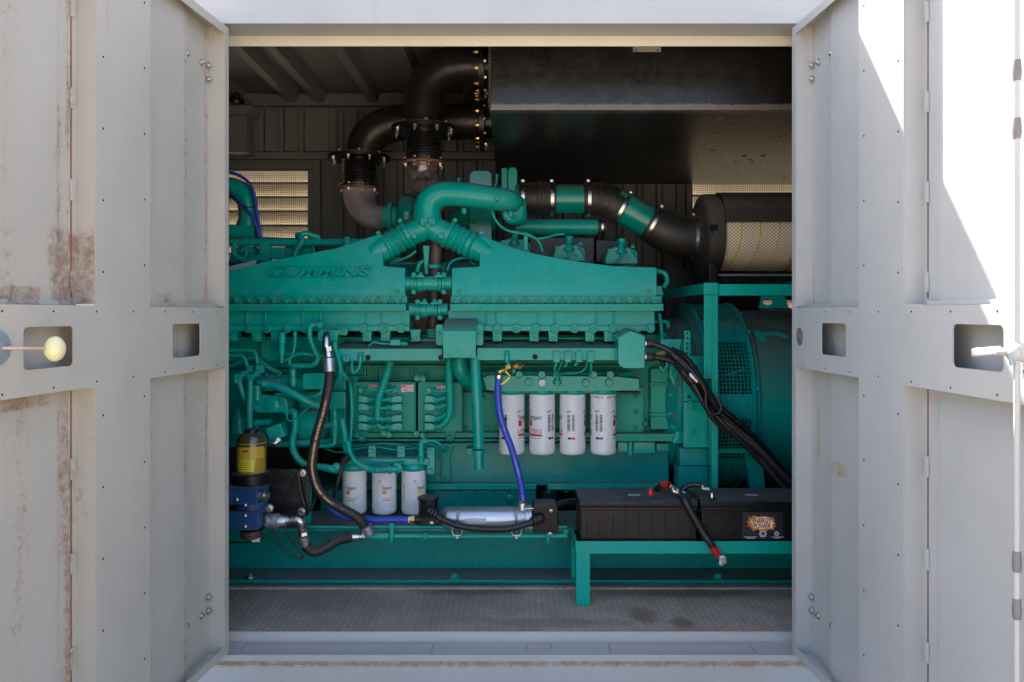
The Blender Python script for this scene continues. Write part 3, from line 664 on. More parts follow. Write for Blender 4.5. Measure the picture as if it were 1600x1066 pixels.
# rails, injector covers behind the left cover
part('fuel_rail', 'green', lambda bm: (tpx(bm, [(340, 379, 1.12), (590, 379, 1.12)], 6.2, 14), tpx(bm, [(380, 372, 1.2), (600, 380, 1.2)], 3, 12)))
def injector(x, y, Y=1.14):
    t = part('injector_cover', 'green', lambda bm: (prism(bm, [(x-24, y+8), (x-20, y-6), (x-8, y-12), (x+16, y-10), (x+26, y+4), (x+27, y+16), (x-24, y+16)], lambda a, b: P(a, b, Y), lambda a, b: P(a, b, Y)+V((0, .12, 0)))), bev=.007)
    bm = bmesh.new(); lathe(bm, P(x+1, y-4, Y-.005), (.05, 0, 1), [(q*S(Y), h*S(Y)) for q, h in ((9, -3), (9, 1), (6, 2), (5.2, 12), (7, 13), (7, 19), (5.5, 20), (3, 20.5))], 16); mk('injector_cap', bm, G, t)
    bm = bmesh.new(); tpx(bm, [(x+2, y-14, Y-.02), (x+3, y-4, Y-.03), (x+1, y+5, Y-.035), (x-6, y+12, Y-.03)], 2.2); mk('injector_lead', bm, G, t)
    bm = bmesh.new(); tpx(bm, [(x+16, y-5, Y-.01), (x+23, y-3, Y-.015), (x+25, y+6, Y-.015)], 1.9); mk('injector_tube', bm, G, t)
    bolt(x+19, y-11, Y+.01, t, 3.4, d=(0, -.2, 1)); bolt(x-17, y-5, Y-.002, t, 2.5); bolt(x+12, y+5, Y-.002, t, 2.5)
for x, y in ((888, 393), (970, 397), (382, 396), (466, 388), (803, 384)): injector(x, y)
part('injector_feed', 'green', lambda bm: (tpx(bm, [(459, 405, 1.08), (463, 392, 1.08), (472, 378, 1.08), (470, 370, 1.09), (478, 365, 1.1), (500, 372, 1.12)], 4.6), tpx(bm, [(365, 380, 1.08), (367, 398, 1.06), (385, 408, 1.06), (405, 402, 1.06)], 3.8)))
part('rail_clamp', 'green', lambda bm: (bxp(bm, 537, 370, 546, 392, 1.07, .06), bxp(bm, 405, 378, 421, 408, 1.08, .05)), bev=.004)
part('junction_block', 'green', lambda bm: bxp(bm, 422, 386, 444, 404, 1.08, .06), bev=.004)
part('rocker_box', 'blackp', lambda bm: (bxp(bm, 826, 370, 930, 416, 1.32, .2), bxp(bm, 931, 374, 985, 412, 1.34, .2)), bev=.012)
part('right_head_hose', 'green', lambda bm: (tpx(bm, [(1024, 424, .95), (1038, 427, .93), (1042, 440, .93), (1036, 450, .93)], 3.6, rib=(4, .5)), tpx(bm, [(1030, 490, .9), (1033, 510, .9), (1035, 540, .88), (1037, 560, .88)], 3.2, rib=(6, .4)), tpx(bm, [(1022, 503, .93), (1040, 503, .93), (1044, 510, .93), (1037, 528, .9)], 3.)))
part('right_head_lug', 'green', lambda bm: ppx(bm, [(1024, 448), (1033, 446), (1038, 462), (1024, 462)], .86, .06), bev=.004)
# foil packet lying on the left
part('wrapper', 'sticker', lambda bm: prism(bm, [(357, 417), (375, 412), (402, 407), (397, 416), (372, 421), (356, 424)], lambda x, y: P(x, y, 1.0), lambda x, y: P(x, y, 1.0)+V((0, .01, .002))), label='crumpled grey wrapper lying on the cover')
# ---------------------------------------------------------------- block
part('engine_block', 'green2', lambda bm: (bxp(bm, 300, 522, 1052, 690, 1.0, .7)), bev=.01)
part('block_upper_wall', 'green', lambda bm: bxp(bm, 300, 528, 700, 565, .93, .08), bev=.006)
for a, b, c, d in ((587, 574, 646, 598), (667, 574, 705, 598), (540, 570, 572, 590)):
    part('casting_pocket', 'green2', lambda bm: (holed(bm, rrect(a, b, c, d, 3), [rrect(a+2.2, b+2.2, c-2.2, d-2.2, 2.5)], lambda x, y: P(x, y, .972), lambda x, y: P(x, y, .972)+V((0, .03, 0)))), bev=.0)
part('block_ledge', 'green2', lambda bm: bxp(bm, 540, 571, 1010, 573.5, .955, .05), bev=.002)
def plate(a, b, c, d, Y, th, mat='green2', bolts=(), r=3.2, name='block_cover', bev=.004):
    p = part(name, mat, lambda bm: prism(bm, rrect(a, b, c, d, 3), lambda x, y: P(x, y, Y), lambda x, y: P(x, y, Y)+V((0, th, 0))), bev=bev)
    for q in bolts: bolt(q[0], q[1], Y-.001, p, r, 'green2' if mat == 'green2' else 'green')
    return p
plate(722, 613, 782, 678, .965, .04, bolts=[(728, 668), (755, 620), (762, 667)])
plate(960, 605, 1006, 677, .955, .05, bolts=[(993, 617), (993, 643), (993, 668)])
rb = part('ring_plug', 'hole', lambda bm: lathe(bm, P(1008, 662, .952), (0, -1, 0), [(5.2*S(.95), 0), (5.2*S(.95), .004), (3.8*S(.95), .004)], 24)); bolt(1008, 662, .945, rb, 3., 'green2')
plate(1017, 576, 1046, 671, .93, .08)
part('cast_rib', 'green2', lambda bm: (tpx(bm, [(1015, 600, .93), (1058, 600, .93)], 3.2), tpx(bm, [(1015, 648, .93), (1050, 648, .93)], 3.2), tpx(bm, [(1015, 641, .935), (1046, 641, .935)], 2.)))
part('pipe_nipple', 'green', lambda bm: (tpx(bm, [(1042, 648, .90), (1052, 648, .90)], 4.2, 6, 2), tpx(bm, [(1057, 600, .9), (1064, 600, .9)], 4.2, 6, 2)))
part('red_sender_cap', 'rust', lambda bm: tpx(bm, [(1048, 649, .885), (1054, 649, .885)], 3.2))
part('flywheel_flange', 'green', lambda bm: (ppx(bm, [(1047, 560), (1068, 556), (1068, 694), (1050, 694), (1058, 670), (1060, 640), (1056, 610), (1046, 590)], .88, .12)), bev=.008)
for x, y in ((1050, 618), (1052, 668), (1060, 577)): 
    part('flange_stud', 'green', lambda bm: tpx(bm, [(x-6, y, .89), (x+3, y, .89)], 3.8, 6, 2))
part('crankcase_ledge', 'green2', lambda bm: (bxp(bm, 545, 676, 962, 684, .93, .08), bxp(bm, 545, 686, 962, 690, .945, .08)), bev=.003)
part('crankcase_ledge', 'green2', lambda bm: ppx(bm, [(960, 678), (1055, 678), (1062, 690), (960, 690)], .90, .1), bev=.003)
part('pan_lugs', 'green', lambda bm: (bxp(bm, 965, 691, 982, 707, .93, .06), bxp(bm, 990, 691, 1024, 709, .93, .06), bxp(bm, 1026, 693, 1046, 706, .95, .06), tpx(bm, [(985, 690, .92), (985, 712, .92)], 4.5)), bev=.004)
part('oil_pan', 'greenf', lambda bm: bxp(bm, 545, 691, 1046, 760, .99, .6), bev=.012)
part('oil_pan_flange', 'green', lambda bm: (bxp(bm, 545, 756, 838, 765.5, .95, .1), bxp(bm, 855, 756, 1046, 765.5, .95, .1)), bev=.003)
part('sump', 'greenf', lambda bm: (bxp(bm, 500, 766, 838, 812, .99, .5), bxp(bm, 908, 766, 1020, 812, 1.2, .4)), bev=.012)
for x in (678, 717.5, 744, 770, 795, 845+12, 884, 911, 938): bolt(x, 767.3, .985, E, 2.4, d=(0, -.1, -1))
part('drain_plug', 'greenf', lambda bm: lathe(bm, P(797, 777.5, .99), (0, -1, 0), [(8*S(.99), 0), (8*S(.99), .003), (7*S(.99), .003), (7*S(.99), .016), (6*S(.99), .018)], 6))
arm = part('bracket_arm', 'green2', lambda bm: ppx(bm, [(687, 699), (690, 694), (697, 692), (704, 694), (708, 699), (703, 715), (704, 748), (701, 753), (697, 755), (692, 753), (689.5, 748), (690.5, 715)], .965, .02), bev=.003)
bolt(697.5, 700, .963, arm, 3.6, 'green2'); bolt(697, 748, .963, arm, 3.4, 'green2')
part('sump_strip', 'greenf', lambda bm: bxp(bm, 670, 756.5, 672, 811, .97, .02))
part('breather_tube', 'green', lambda bm: (tpx(bm, [(742, 556, .74), (743, 580, .74), (746, 640, .74), (748, 700, .745)], [8, 8.2, 8.5, 8.5], 20), tpx(bm, [(748, 703, .745), (748, 710, .745)], 9.6, 20, 2), tpx(bm, [(748, 708, .745), (748.5, 733, .745)], 7.4, 20, 2)))
part('lower_elbow', 'green', lambda bm: tpx(bm, [(718, 560, .86), (720, 578, .86), (730, 592, .88), (748, 598, .92)], 13, 20))
bk2 = part('centre_bracket', 'green', lambda bm: (prism(bm, [(.66, 517), (.66, 560), (.80, 560), (.80, 498), (.70, 506)], lambda y, z: V((P(692, 0, .66).x, y, P(0, z, .66).z)), lambda y, z: V((P(743.5, 0, .66).x, y, P(0, z, .66).z)))), bev=.004)
# chamfered apron below
part('bracket_apron', 'green', lambda bm: ppx(bm, [(692, 517), (743.5, 517), (743.5, 547), (730, 559), (706, 559), (692, 547)], .652, .007), bk2, bev=.0015)
for x in (687, 749):
    bm = bmesh.new(); prism(bm, rrect(x-6, 507, x+6, 540, 4), lambda a, b: P(a, b, .72), lambda a, b: P(a, b, .72)+V((0, .02, 0))); mk('bracket_ear', bm, G, bk2, bev=.002); bolt(x+(2 if x > 700 else -2), 521, .718, bk2, 3.)
bolt(717, 549, .652, bk2, 1.6)
# wiring rail
def rail(a, b, y0, y1, yt):
    pz = lambda p, Y=.72: P(0, p, Y).z
    return part('wiring_rail', 'green', lambda bm: prism(bm, [(.72, pz(y0)), (.72, pz(y1)), (.90, pz(y1)), (.90, P(0, yt, .90).z)], lambda y, z: V((P(a, 0, .72).x, y, z)), lambda y, z: V((P(b, 0, .72).x, y, z))), bev=.003)
r1 = rail(520, 691, 545, 564, 534.5); r2 = rail(745, 967, 544, 563, 533.5)
for x, y, p in ((575, 559, r1), (689, 559, r1), (836, 557.5, r2)):
    bm = bmesh.new(); lathe(bm, P(x, y, .722), (0, -1, 0), [(4.3*S(.72), 0), (4.3*S(.72), .0035)], 20); mk('rail_hole', bm, M['hole'], p)
# plug connectors hanging on the rails
def plug(x, y, Y=.71, tail=None, r=4.2, parent=None):
    bm = bmesh.new(); lathe(bm, P(x, y-7, Y), (0, 0, -1), [(q*S(Y), h*S(Y)) for q, h in ((r*.8, 0), (r*1.05, 1), (r*1.05, 4), (r*.8, 5), (r, 6), (r, 15), (r*.7, 18))], 12); p = mk('plug', bm, G, parent or r2)
    if tail:
        bm = bmesh.new(); tpx(bm, tail, 2.5); mk('plug_lead', bm, G, p)
plug(792, 556, tail=[(793, 565, .71), (797, 575, .70), (803, 580, .69), (801, 583, .7)])
for x, t in ((870, [(870, 566, .71), (867, 575, .72), (868, 583, .75)]), (888, [(887, 566, .71), (883, 573, .72)]), (905, [(905, 564, .71), (898, 571, .72)]), (923, [(923, 566, .71), (924, 578, .73), (921, 586, .78)])):
    bm = bmesh.new(); bxp(bm, x-5, 549, x+5, 566, .70, .02); c = mk('square_plug', bm, G, r2, bev=.002)
    bm = bmesh.new(); bxp(bm, x-3, 553, x+3, 559, .697, .01); mk('plug_latch', bm, G, c, bev=.001)
    bm = bmesh.new(); tpx(bm, t, 2.2); mk('plug_lead', bm, G, c)
    bolt(x-7.5, 551, .718, c, 1.6)
part('sensor_lead', 'green', lambda bm: (tpx(bm, [(918, 565, .73), (914, 577, .74), (900, 583, .76), (880, 584, .78), (872, 588, .8)], 1.3), tpx(bm, [(879, 565, .73), (874, 575, .74), (871, 586, .78)], 1.2)))
plug(563, 558, parent=r1, tail=[(563, 568, .71), (559, 578, .7), (552, 583, .7), (550, 575, .7), (550, 563, .715)])
part('round_sensor', 'green', lambda bm: lathe(bm, P(541, 560, .72), (0, -1, 0), [(6*S(.72), 0), (6*S(.72), .014), (3*S(.72), .016), (3*S(.72), .03)], 16), r1)
part('inline_plug', 'green', lambda bm: (tpx(bm, [(576, 541, .74), (584, 535, .76), (595, 537, .76), (612, 537.5, .76)], 1.8), bxp(bm, 610, 531, 625, 540, .74, .03), tpx(bm, [(624, 537, .755), (637, 538, .755)], 3, 6, 2)), bev=.0)
# right end junction box with two black cable sockets
jb = part('end_junction_box', 'green', lambda bm: (prism(bm, [(966, 527), (985, 517), (1008, 525), (1008, 576), (974, 576), (966, 569)], lambda x, y: P(x, y, .64), lambda x, y: P(x, y, .64)+V((0, .16, .012)))), bev=.005)
bm = bmesh.new(); ppx(bm, [(968, 519), (985, 508), (1003, 519)], .80, .03); mk('box_bracket', bm, G, jb, bev=.003); bolt(985, 514, .80, jb, 3.4)
for y in (537, 558):
    bm = bmesh.new(); lathe(bm, P(1007, y, .70), (1, 0, 0), [(q*S(.7), h*S(.7)) for q, h in ((7.4, 0), (7.4, 2), (6.4, 2.2), (6.4, 4))], 20); mk('socket_ring', bm, M['steel'], jb)
    bm = bmesh.new(); lathe(bm, P(1009.5, y, .70), (1, -.05, 0), [(q*S(.7), h*S(.7)) for q, h in ((7, 0), (7, 12), (6.2, 12.5), (6.2, 14), (4, 14))], 20); mk('cable_socket', bm, M['rubber'], jb)
# ---------------------------------------------------------------- control modules
def module(a, b, c, d):
    m = plate(a, b, c, d, .90, .07, 'green2', name='control_module', bev=.004)
    bm = bmesh.new(); prism(bm, rrect(a+9, b+3, c-2, d-2.5, 2), lambda x, y: P(x, y, .894), lambda x, y: P(x, y, .894)+V((0, .01, 0))); mk('module_cover', bm, G2, m, bev=.002); return m
mA = module(551, 597, 601, 675); mB = module(601.5, 597, 649.5, 675); mC = module(653, 597, 723, 675)
def conn(x, y, s, par):
    bm = bmesh.new(); prism(bm, [(x-s*11, y-6), (x-s*2, y-6.2), (x+s*5, y-4), (x+s*7, y+0), (x+s*7, y+5), (x-s*11, y+5)], lambda a, b: P(a, b, .862), lambda a, b: P(a, b, .862)+V((0, .035, 0))); c = mk('connector', bm, G, par, bev=.004)
    bm = bmesh.new(); tpx(bm, [(x+s*4, y, .872), (x+s*14, y, .87)], 4.1, 12, 2, rib=(3, .5)); mk('connector_boot', bm, G, c)
for y in (624.5, 637, 654.5, 667.5):
    conn(570, y, 1, mA); conn(617, y, -1, mB); conn(674, y, 1, mC)
for x, p in ((566, mA), (617, mB), (672, mC)):
    bm = bmesh.new(); lathe(bm, P(x, 609, .894), (0, -1, 0), [(5.5*S(.9), 0), (5.5*S(.9), .010), (3.8*S(.9), .012), (3.8*S(.9), .03)], 18); mk('module_port', bm, G, p)
part('harness', 'green', lambda bm: (tpx(bm, [(611, 560, .86), (606, 580, .845), (598, 605, .84), (592, 622, .84), (590, 640, .845), (590, 657, .85)], [6.2, 6.3, 6, 6, 5, 4], 14, 8, rib=(3.2, .55)),
    [tpx(bm, [(590, y-4, .85), (596, y+1, .85), (604, y, .865)], 3.1, 10, 6, rib=(3, .4)) for y in (624.5, 637, 654.5, 667.5)], [tpx(bm, [(590, y-5, .855), (585, y, .86), (579, y, .868)], 2.9, 10, 6, rib=(3, .4)) for y in (624.5, 637, 654.5, 667.5)]))
part('harness', 'green', lambda bm: (tpx(bm, [(701, 560, .86), (701, 585, .85), (703, 615, .845), (703, 640, .845), (699, 655, .85), (690, 665, .855), (680, 668, .865)], [5.8, 5.8, 5.6, 5.2, 4.5, 4, 3.5], 14, 8, rib=(3.2, .55)),
    tpx(bm, [(702, 622, .85), (692, 623, .86), (682, 625, .868)], 3.3, 10, 6, rib=(3, .4)), tpx(bm, [(703, 630, .85), (694, 634, .86), (682, 637, .868)], 3.3, 10, 6, rib=(3, .4)), tpx(bm, [(701, 643, .85), (692, 651, .86), (682, 654, .868)], 3.3, 10, 6, rib=(3, .4))))
part('harness', 'green', lambda bm: (tpx(bm, [(566, 609, .86), (576, 610, .85), (590, 609, .845), (600, 608, .84)], 2.6, rib=(3, .3)), tpx(bm, [(617, 609, .86), (609, 610, .85), (600, 612, .845)], 2.4), tpx(bm, [(673, 609, .86), (684, 612, .85), (694, 611, .845), (700, 606, .845)], 2.8, rib=(3, .3))))
for a, b, c, d, p in ((575, 601, 592, 612, mA), (626.5, 600.5, 647, 613, mB), (682, 602, 698, 611, mC)):
    bm = bmesh.new(); bxp(bm, a, b, c, d, .8928, .003); lb = mk('label', bm, M['pink'], p)
    bm = bmesh.new(); ux = (c-a)/20
    fn = lambda u, v, w: P(u, v, .8922)
    text_to(bm, 'C', (a+.8*ux, d-.8, a+7*ux, (b+d)/2-.8), fn, bold=.03)
    for i in range(5):
        y = b+1.5+i*(d-b-3)/4.5; x = a+8.5*ux
        while x < c-2: 
            q = x+random.uniform(1.5, 4); pts = [(x, y), (min(q, c-1), y), (min(q, c-1), y+1), (x, y+1)]; bm.faces.new([bm.verts.new(P(u, v, .8922)) for u, v in pts]); x = q+.8
    mk('label_print', bm, M['white'], lb, kind=None, raw=True)
for x, y in ((555, 592), (652, 591), (660.5, 592), (557, 679), (599.5, 677), (608, 679), (651, 678), (661, 680.5)): 
    bm = bmesh.new(); lathe(bm, P(x, y, .91), (0, -1, 0), [(5*S(.9), 0), (5*S(.9), .012)], 16); lg = mk('module_lug', bm, G2, mA); bolt(x, y, .897, lg, 2.9)
for x, y in ((565, 684), (703, 684)):
    bm = bmesh.new(); ppx(bm, [(x-9, y-10), (x+9, y-10), (x+6, y+5), (x, y+7), (x-6, y+5)], .915, .02); lg = mk('support_lug', bm, G2, mA, bev=.003); bolt(x, y, .913, lg, 4.4, 'green2')
# ---------------------------------------------------------------- oil filters
man = part('oil_filter_manifold', 'green', lambda bm: (prism(bm, [(753, 590), (765, 586), (964, 588), (999, 592), (1000, 611), (780, 613), (760, 610)], lambda x, y: P(x, y, .838), lambda x, y: P(x, y, .838)+V((0, .13, 0))), tpx(bm, [(752, 585, .90), (980, 585, .93)], 5.5, 14)), bev=.005)
for x, y in ((811, 585), (846.5, 585), (870, 586), (927, 585), (953, 585), (826, 597), (915, 598), (951, 598), (870, 597)):
    bm = bmesh.new(); lathe(bm, P(x, y, .842), (0, -1, 0), [(6*S(.86), 0), (6*S(.86), .016), (5*S(.86), .020), (3*S(.86), .020), (3*S(.86), .017)], 22); mk('manifold_plug', bm, G, man)
bm = bmesh.new(); lathe(bm, P(847, 598, .838), (0, -1, 0), [(6*S(.86), 0), (6*S(.86), .016), (5.5*S(.86), .020)], 22); mk('manifold_plug', bm, M['bluegrey'], man, label='blue grey plug')
part('manifold_fitting', 'green', lambda bm: (tpx(bm, [(975, 586, .9), (988, 586, .9)], 5, 6, 2), tpx(bm, [(964, 586, .9), (976, 586, .9)], 3)), man)
part('vertical_sensor', 'green', lambda bm: lathe(bm, P(871, 600, .83), (0, 0, 1), [(q*S(.83), h*S(.83)) for q, h in ((6.5, 0), (6.5, 6), (4, 7), (4, 12), (5.5, 13), (5.5, 19), (2, 21))], 14), man)
part('manifold_gasket', 'blackp', lambda bm: bxp(bm, 763, 613, 1000, 616, .90, .05), man)
def on_cyl(X, Y, r):
    def fn(a, v, w=0): 
        rr = r+.0005+w; return V((X+rr*math.sin(a), Y-rr*math.cos(a), P(0, v, Y-r).z))
    return fn
def patch(bm, fn, a0, a1, v0, v1, n=6, w=0):
    L = [(bm.verts.new(fn(a0+(a1-a0)*k/n, v0, w)), bm.verts.new(fn(a0+(a1-a0)*k/n, v1, w))) for k in range(n+1)]
    for p, q in zip(L, L[1:]): bm.faces.new((p[0], p[1], q[1], q[0]))
def canister(xc, Yc, rpx, y0, y1, headc, sq, tb, texts, parent, name, lab, a0, code, kindk):
    r = rpx*S(Yc); X = P(xc, 0, Yc).x; zt = P(0, y0, Yc-r).z; zb = P(0, y1, Yc-r).z
    bm = bmesh.new(); lathe(bm, (X, Yc, zb), (0, 0, 1), [(r*.35, .012), (r*.55, .004), (r*.82, .0), (r*.93, .003), (r*.985, .010), (r, .022), (r, zt-zb-.006), (r*1.01, zt-zb-.004), (r*1.01, zt-zb)], 48)
    c = mk(name, bm, M['white'], parent, label=lab, ang=60)
    bm = bmesh.new(); lathe(bm, (X, Yc, zt), (0, 0, 1), [(r*1.0, -.002), (r*1.05, .002), (r*1.06, .02), (r*.98, .03), (r*.8, .036)], 48); mk('filter_head', bm, G, c, ang=60)
    fn = on_cyl(X, Yc, r); T = lambda u, v, w: fn(u, v, w)
    h = y1-y0; yy = lambda f: y0+h*f
    bb, br, bs = bmesh.new(), bmesh.new(), bmesh.new()
    for k in (0, 1, -1):
        b = a0+k*math.pi
        W = tb
        text_to(bb, 'Fleetguard', (b, yy(.435), b+W, yy(.335)), T, bold=.012)
        patch(br, fn, b, b+.32, yy(.425), yy(.52))
        if kindk == 'oil':
            text_to(bs, code, (b-.02, yy(.64), b+W+.08, yy(.565)), T)
            patch(bs, fn, b-.02, b+W+.06, yy(.65), yy(.685)); patch(bb, fn, b, b+W, yy(.715), yy(.723))
            q = b+1.66
            for s0, s1 in ((0, .24), (.36, .58)):
                if k == 0 or True:
                    v = yy(.33)
                    while v < yy(.60): d_ = random.choice((.5, .8, 1.2)); patch(bb, fn, q+s0, q+s1, v, v+d_, 3); v += d_+random.choice((.5, .8))
            patch(bb, fn, q+.05, q+.34, yy(.70), yy(.735), 3); patch(bs, fn, q+.36, q+.62, yy(.70), yy(.735), 3)
            for e in (q-.05, b-.1): patch(bb, fn, e, e+.05, yy(.27), yy(.30), 2); text_to(bb, 'CE', (e+.08, yy(.295), e+.26, yy(.258)), T, bold=.03); patch(bb, fn, e+.3, e+.4, yy(.265), yy(.275), 2)
        else:
            patch(bs, fn, b, b+W+.25, yy(.60), yy(.615)); patch(bs, fn, b+.1, b+W, yy(.64), yy(.655)); patch(bb, fn, b, b+W*.8, yy(.66), yy(.668))
            text_to(bb, 'CE', (b-.3, yy(.24), b-.12, yy(.205)), T, bold=.03)
            for i in range(7): patch(bb, fn, b+1.9, b+2.0+.06*(i % 2), yy(.3+i*.06), yy(.33+i*.06), 2)
    mk('print', bb, M['ink'], c, raw=True, kind='stuff'); mk('emblem', br, M[sq[0]], c, raw=True); mk('part_number', bs, M[sq[1]], c, raw=True, kind='stuff')
    return c
rust_at = []
for x, a0, lab in ((799.5, .54, 'first oil filter from the left, blue hose crossing in front'), (847, -1.25, 'second oil filter, full name and red square showing'), (894.5, -2.15, 'third oil filter, bar codes facing out'), (942.5, -2.41, 'fourth oil filter, rust streaks at its top')):
    cc = canister(x, .905, 20.2, 617, 712.5, None, ('red', 'red'), 1.15, None, E, 'oil_filter', lab, a0, 'LF9050', 'oil')
    if x > 940:
        bm = bmesh.new(); fnr = on_cyl(P(x, 0, .905).x, .905, 20.2*S(.905))
        for k in range(16):
            a = random.uniform(-1., 1.1); patch(bm, fnr, a, a+random.uniform(.05, .2), 619.5+random.uniform(0, 1), 620.8+random.uniform(0, 3), 3)
        mk('rust_streak', bm, M['tape'], cc, raw=True, kind='stuff')
# bridge webs between filter heads
part('head_bridge', 'green', lambda bm: (bxp(bm, 782, 609, 962, 614, .858, .10)), man, bev=.003)
# ---------------------------------------------------------------- fuel filters
fh = part('fuel_filter_head', 'green', lambda bm: (bxp(bm, 536, 717, 670, 727, .78, .09), tpx(bm, [(540, 719, .8), (668, 719, .8)], 5, 14)), bev=.004)
for x, a0, sq, lab in ((554, -.49, ('orange', 'orange'), 'left fuel filter'), (600.5, 0., ('orange', 'orange'), 'middle fuel filter'), (646.5, .40, ('yellow', 'yellow'), 'right fuel filter with a yellow square')):
    canister(x, .83, 19, 737, 806, None, sq, .78, None, E, 'fuel_filter', lab, a0, '', 'fuel')
for x in (581, 626.5):
    bm = bmesh.new(); prism(bm, rrect(x-6, 697, x+6, 722, 3), lambda a, b: P(a, b, .80), lambda a, b: P(a, b, .80)+V((0, .03, 0))); q = mk('head_bracket', bm, G, fh, bev=.003); bolt(x, 704.5, .798, q, 4)
bm = bmesh.new(); prism(bm, rrect(667, 699, 679, 742, 4), lambda a, b: P(a, b, .80), lambda a, b: P(a, b, .80)+V((0, .03, 0))); q = mk('head_bracket', bm, G, fh, bev=.003); bolt(672.5, 706, .798, q, 4); bolt(672.5, 736, .798, q, 4)
part('fuel_hose', 'green', lambda bm: (tpx(bm, [(543, 690, .74), (547, 708, .73), (556, 722, .72), (572, 731, .715), (590, 734, .715), (608, 734, .715)], 4.8, 14, 8), tpx(bm, [(574, 732, .715), (588, 734, .715), (604, 734, .715)], 5.2, 14, 8, rib=(3.5, .9)), tpx(bm, [(606, 734, .715), (612, 734, .715)], 6.6, 6, 2), tpx(bm, [(611, 734, .715), (621, 733, .72)], 5, 12, 2)))
part('fuel_banjo', 'green', lambda bm: lathe(bm, P(621, 731, .735), (0, -1, 0), [(8*S(.72), 0), (8*S(.72), .012), (7*S(.72), .014)], 20))
part('fuel_riser', 'green', lambda bm: (tpx(bm, [(658, 722, .775), (658, 700, .775)], 5, 14, 2), tpx(bm, [(658, 716, .775), (658, 712, .775)], 6.4, 6, 2), tpx(bm, [(658, 705, .775), (658, 694, .775), (661, 690, .775), (668, 689.5, .775)], 4.6, 14, 6), tpx(bm, [(666, 689, .775), (680, 690, .78), (692, 698, .8), (696, 707, .85)], 2.2), tpx(bm, [(668, 692, .78), (680, 697, .8), (694, 706, .86)], 1.6)))
part('loose_wire', 'green', lambda bm: (tpx(bm, [(510, 702, .86), (530, 707, .86), (560, 701, .87), (590, 699, .87), (620, 703, .87), (650, 700, .87), (740, 693, .88)], 1.2), tpx(bm, [(470, 690, .9), (520, 694, .9), (560, 697, .9), (600, 693, .9), (640, 697, .9)], 1.3)))
part('small_bracket', 'green', lambda bm: (bxp(bm, 729, 701, 738, 712, .90, .05)), bev=.003)
# ---------------------------------------------------------------- left side tangle
LG = 'green'
part('gear_housing', LG, lambda bm: (bxp(bm, 300, 530, 470, 575, .96, .1), bxp(bm, 300, 576, 545, 700, .99, .1)), bev=.01)
part('pump_body', LG, lambda bm: (bxp(bm, 398, 591, 478, 612, .80, .12), bxp(bm, 402, 586, 470, 592, .84, .08), tpx(bm, [(420, 600, .8), (440, 600, .8)], 9, 16, 2)), bev=.005)
for x in (417, 435, 468): bolt(x, 587, .84, E, 3.2, d=(0, -.1, 1))
for x, y in ((415, 605), (433, 605), (452, 606), (468, 604), (402, 606)): bolt(x, y, .798, E, 3.6)
part('pump_head', LG, lambda bm: prism(bm, rrect(472, 583, 511, 609, 5), lambda x, y: P(x, y, .74), lambda x, y: P(x, y, .74)+V((0, .14, .0))), bev=.006)
part('lower_pump', LG, lambda bm: (prism(bm, [(393, 622), (402, 616), (446, 620), (450, 634), (448, 645), (400, 646), (392, 634)], lambda x, y: P(x, y, .74), lambda x, y: P(x, y, .74)+V((0, .14, 0)))), bev=.006)
part('pump_face', LG, lambda bm: lathe(bm, P(425, 633, .742), (0, -1, 0), [(12*S(.74), 0), (12*S(.74), .008), (11*S(.74), .01)], 28))
for x, y in ((400, 638), (441, 628), (404, 625)): bolt(x, y, .738, E, 3.4)
part('governor_drum', LG, lambda bm: lathe(bm, P(373, 678, .84), (0, 0, 1), [(q*S(.8), h*S(.8)) for q, h in ((10, 0), (12, 1), (12, 22), (11, 26), (5, 42))], 12))
part('fuel_pump_drum', LG, lambda bm: lathe(bm, P(470, 663, .87), (1, 0, 0), [(q*S(.87), h*S(.87)) for q, h in ((22, 0), (25, 2), (25, 36), (22, 39), (15, 40))], 32))
part('small_valve', LG, lambda bm: (tpx(bm, [(396, 662, .76), (424, 660, .76)], 5.2, 14, 2), tpx(bm, [(400, 662, .755), (404, 662, .755)], 7.5, 12, 2)))
part('logo_block', LG, lambda bm: obox(bm, P(434, 674, .72), V((.94, 0, .34)), V((0, 1, 0)), V((-.34, 0, .94)), .036, .04, .032), bev=.004)
part('steel_elbow', 'steel', lambda bm: (tpx(bm, [(437, 686, .66), (434, 690, .655)], 6, 6, 2), tpx(bm, [(436, 687, .66), (430, 692, .65), (420, 692, .65)], 5, 14)))
part('solenoid_stack', LG, lambda bm: (lathe(bm, P(402, 616, .74), (0, 0, -1), [(q*S(.74), h*S(.74)) for q, h in ((9, -14), (9, -8), (7, -7), (7, 4), (8, 5), (8, 9))], 14)))
def hose(pts, r, rib=None, name='hose', mat=LG, n=12): return part(name, mat, lambda bm: tpx(bm, pts, r, n, 8, rib))
hose([(300, 549, .8), (385, 548, .78), (397, 550, .77), (401, 560, .76), (403, 578, .76)], 2.7)
hose([(300, 557, .76), (372, 556, .76), (381, 559, .75), (385, 568, .75), (387, 578, .75)], 2.7)
part('hose_tee', LG, lambda bm: (bxp(bm, 366, 585, 378, 595, .70, .03), bxp(bm, 377, 580, 388, 589, .71, .03), bxp(bm, 385, 572, 394, 582, .73, .03), tpx(bm, [(368, 594, .70), (368, 599, .70)], 3.4)), bev=.002)
part('hose_tee', LG, lambda bm: (bxp(bm, 386, 585, 397, 594, .69, .03), bxp(bm, 396, 580, 404, 589, .70, .03), bxp(bm, 399, 571, 411, 583, .72, .03)), bev=.002)
hose([(373, 595, .71), (378, 612, .71), (384, 628, .73), (388, 642, .76)], 4.3); hose([(391, 594, .70), (391, 615, .70), (390, 640, .70), (390, 676, .70)], [4.6, 5.2, 5.4, 5.4])
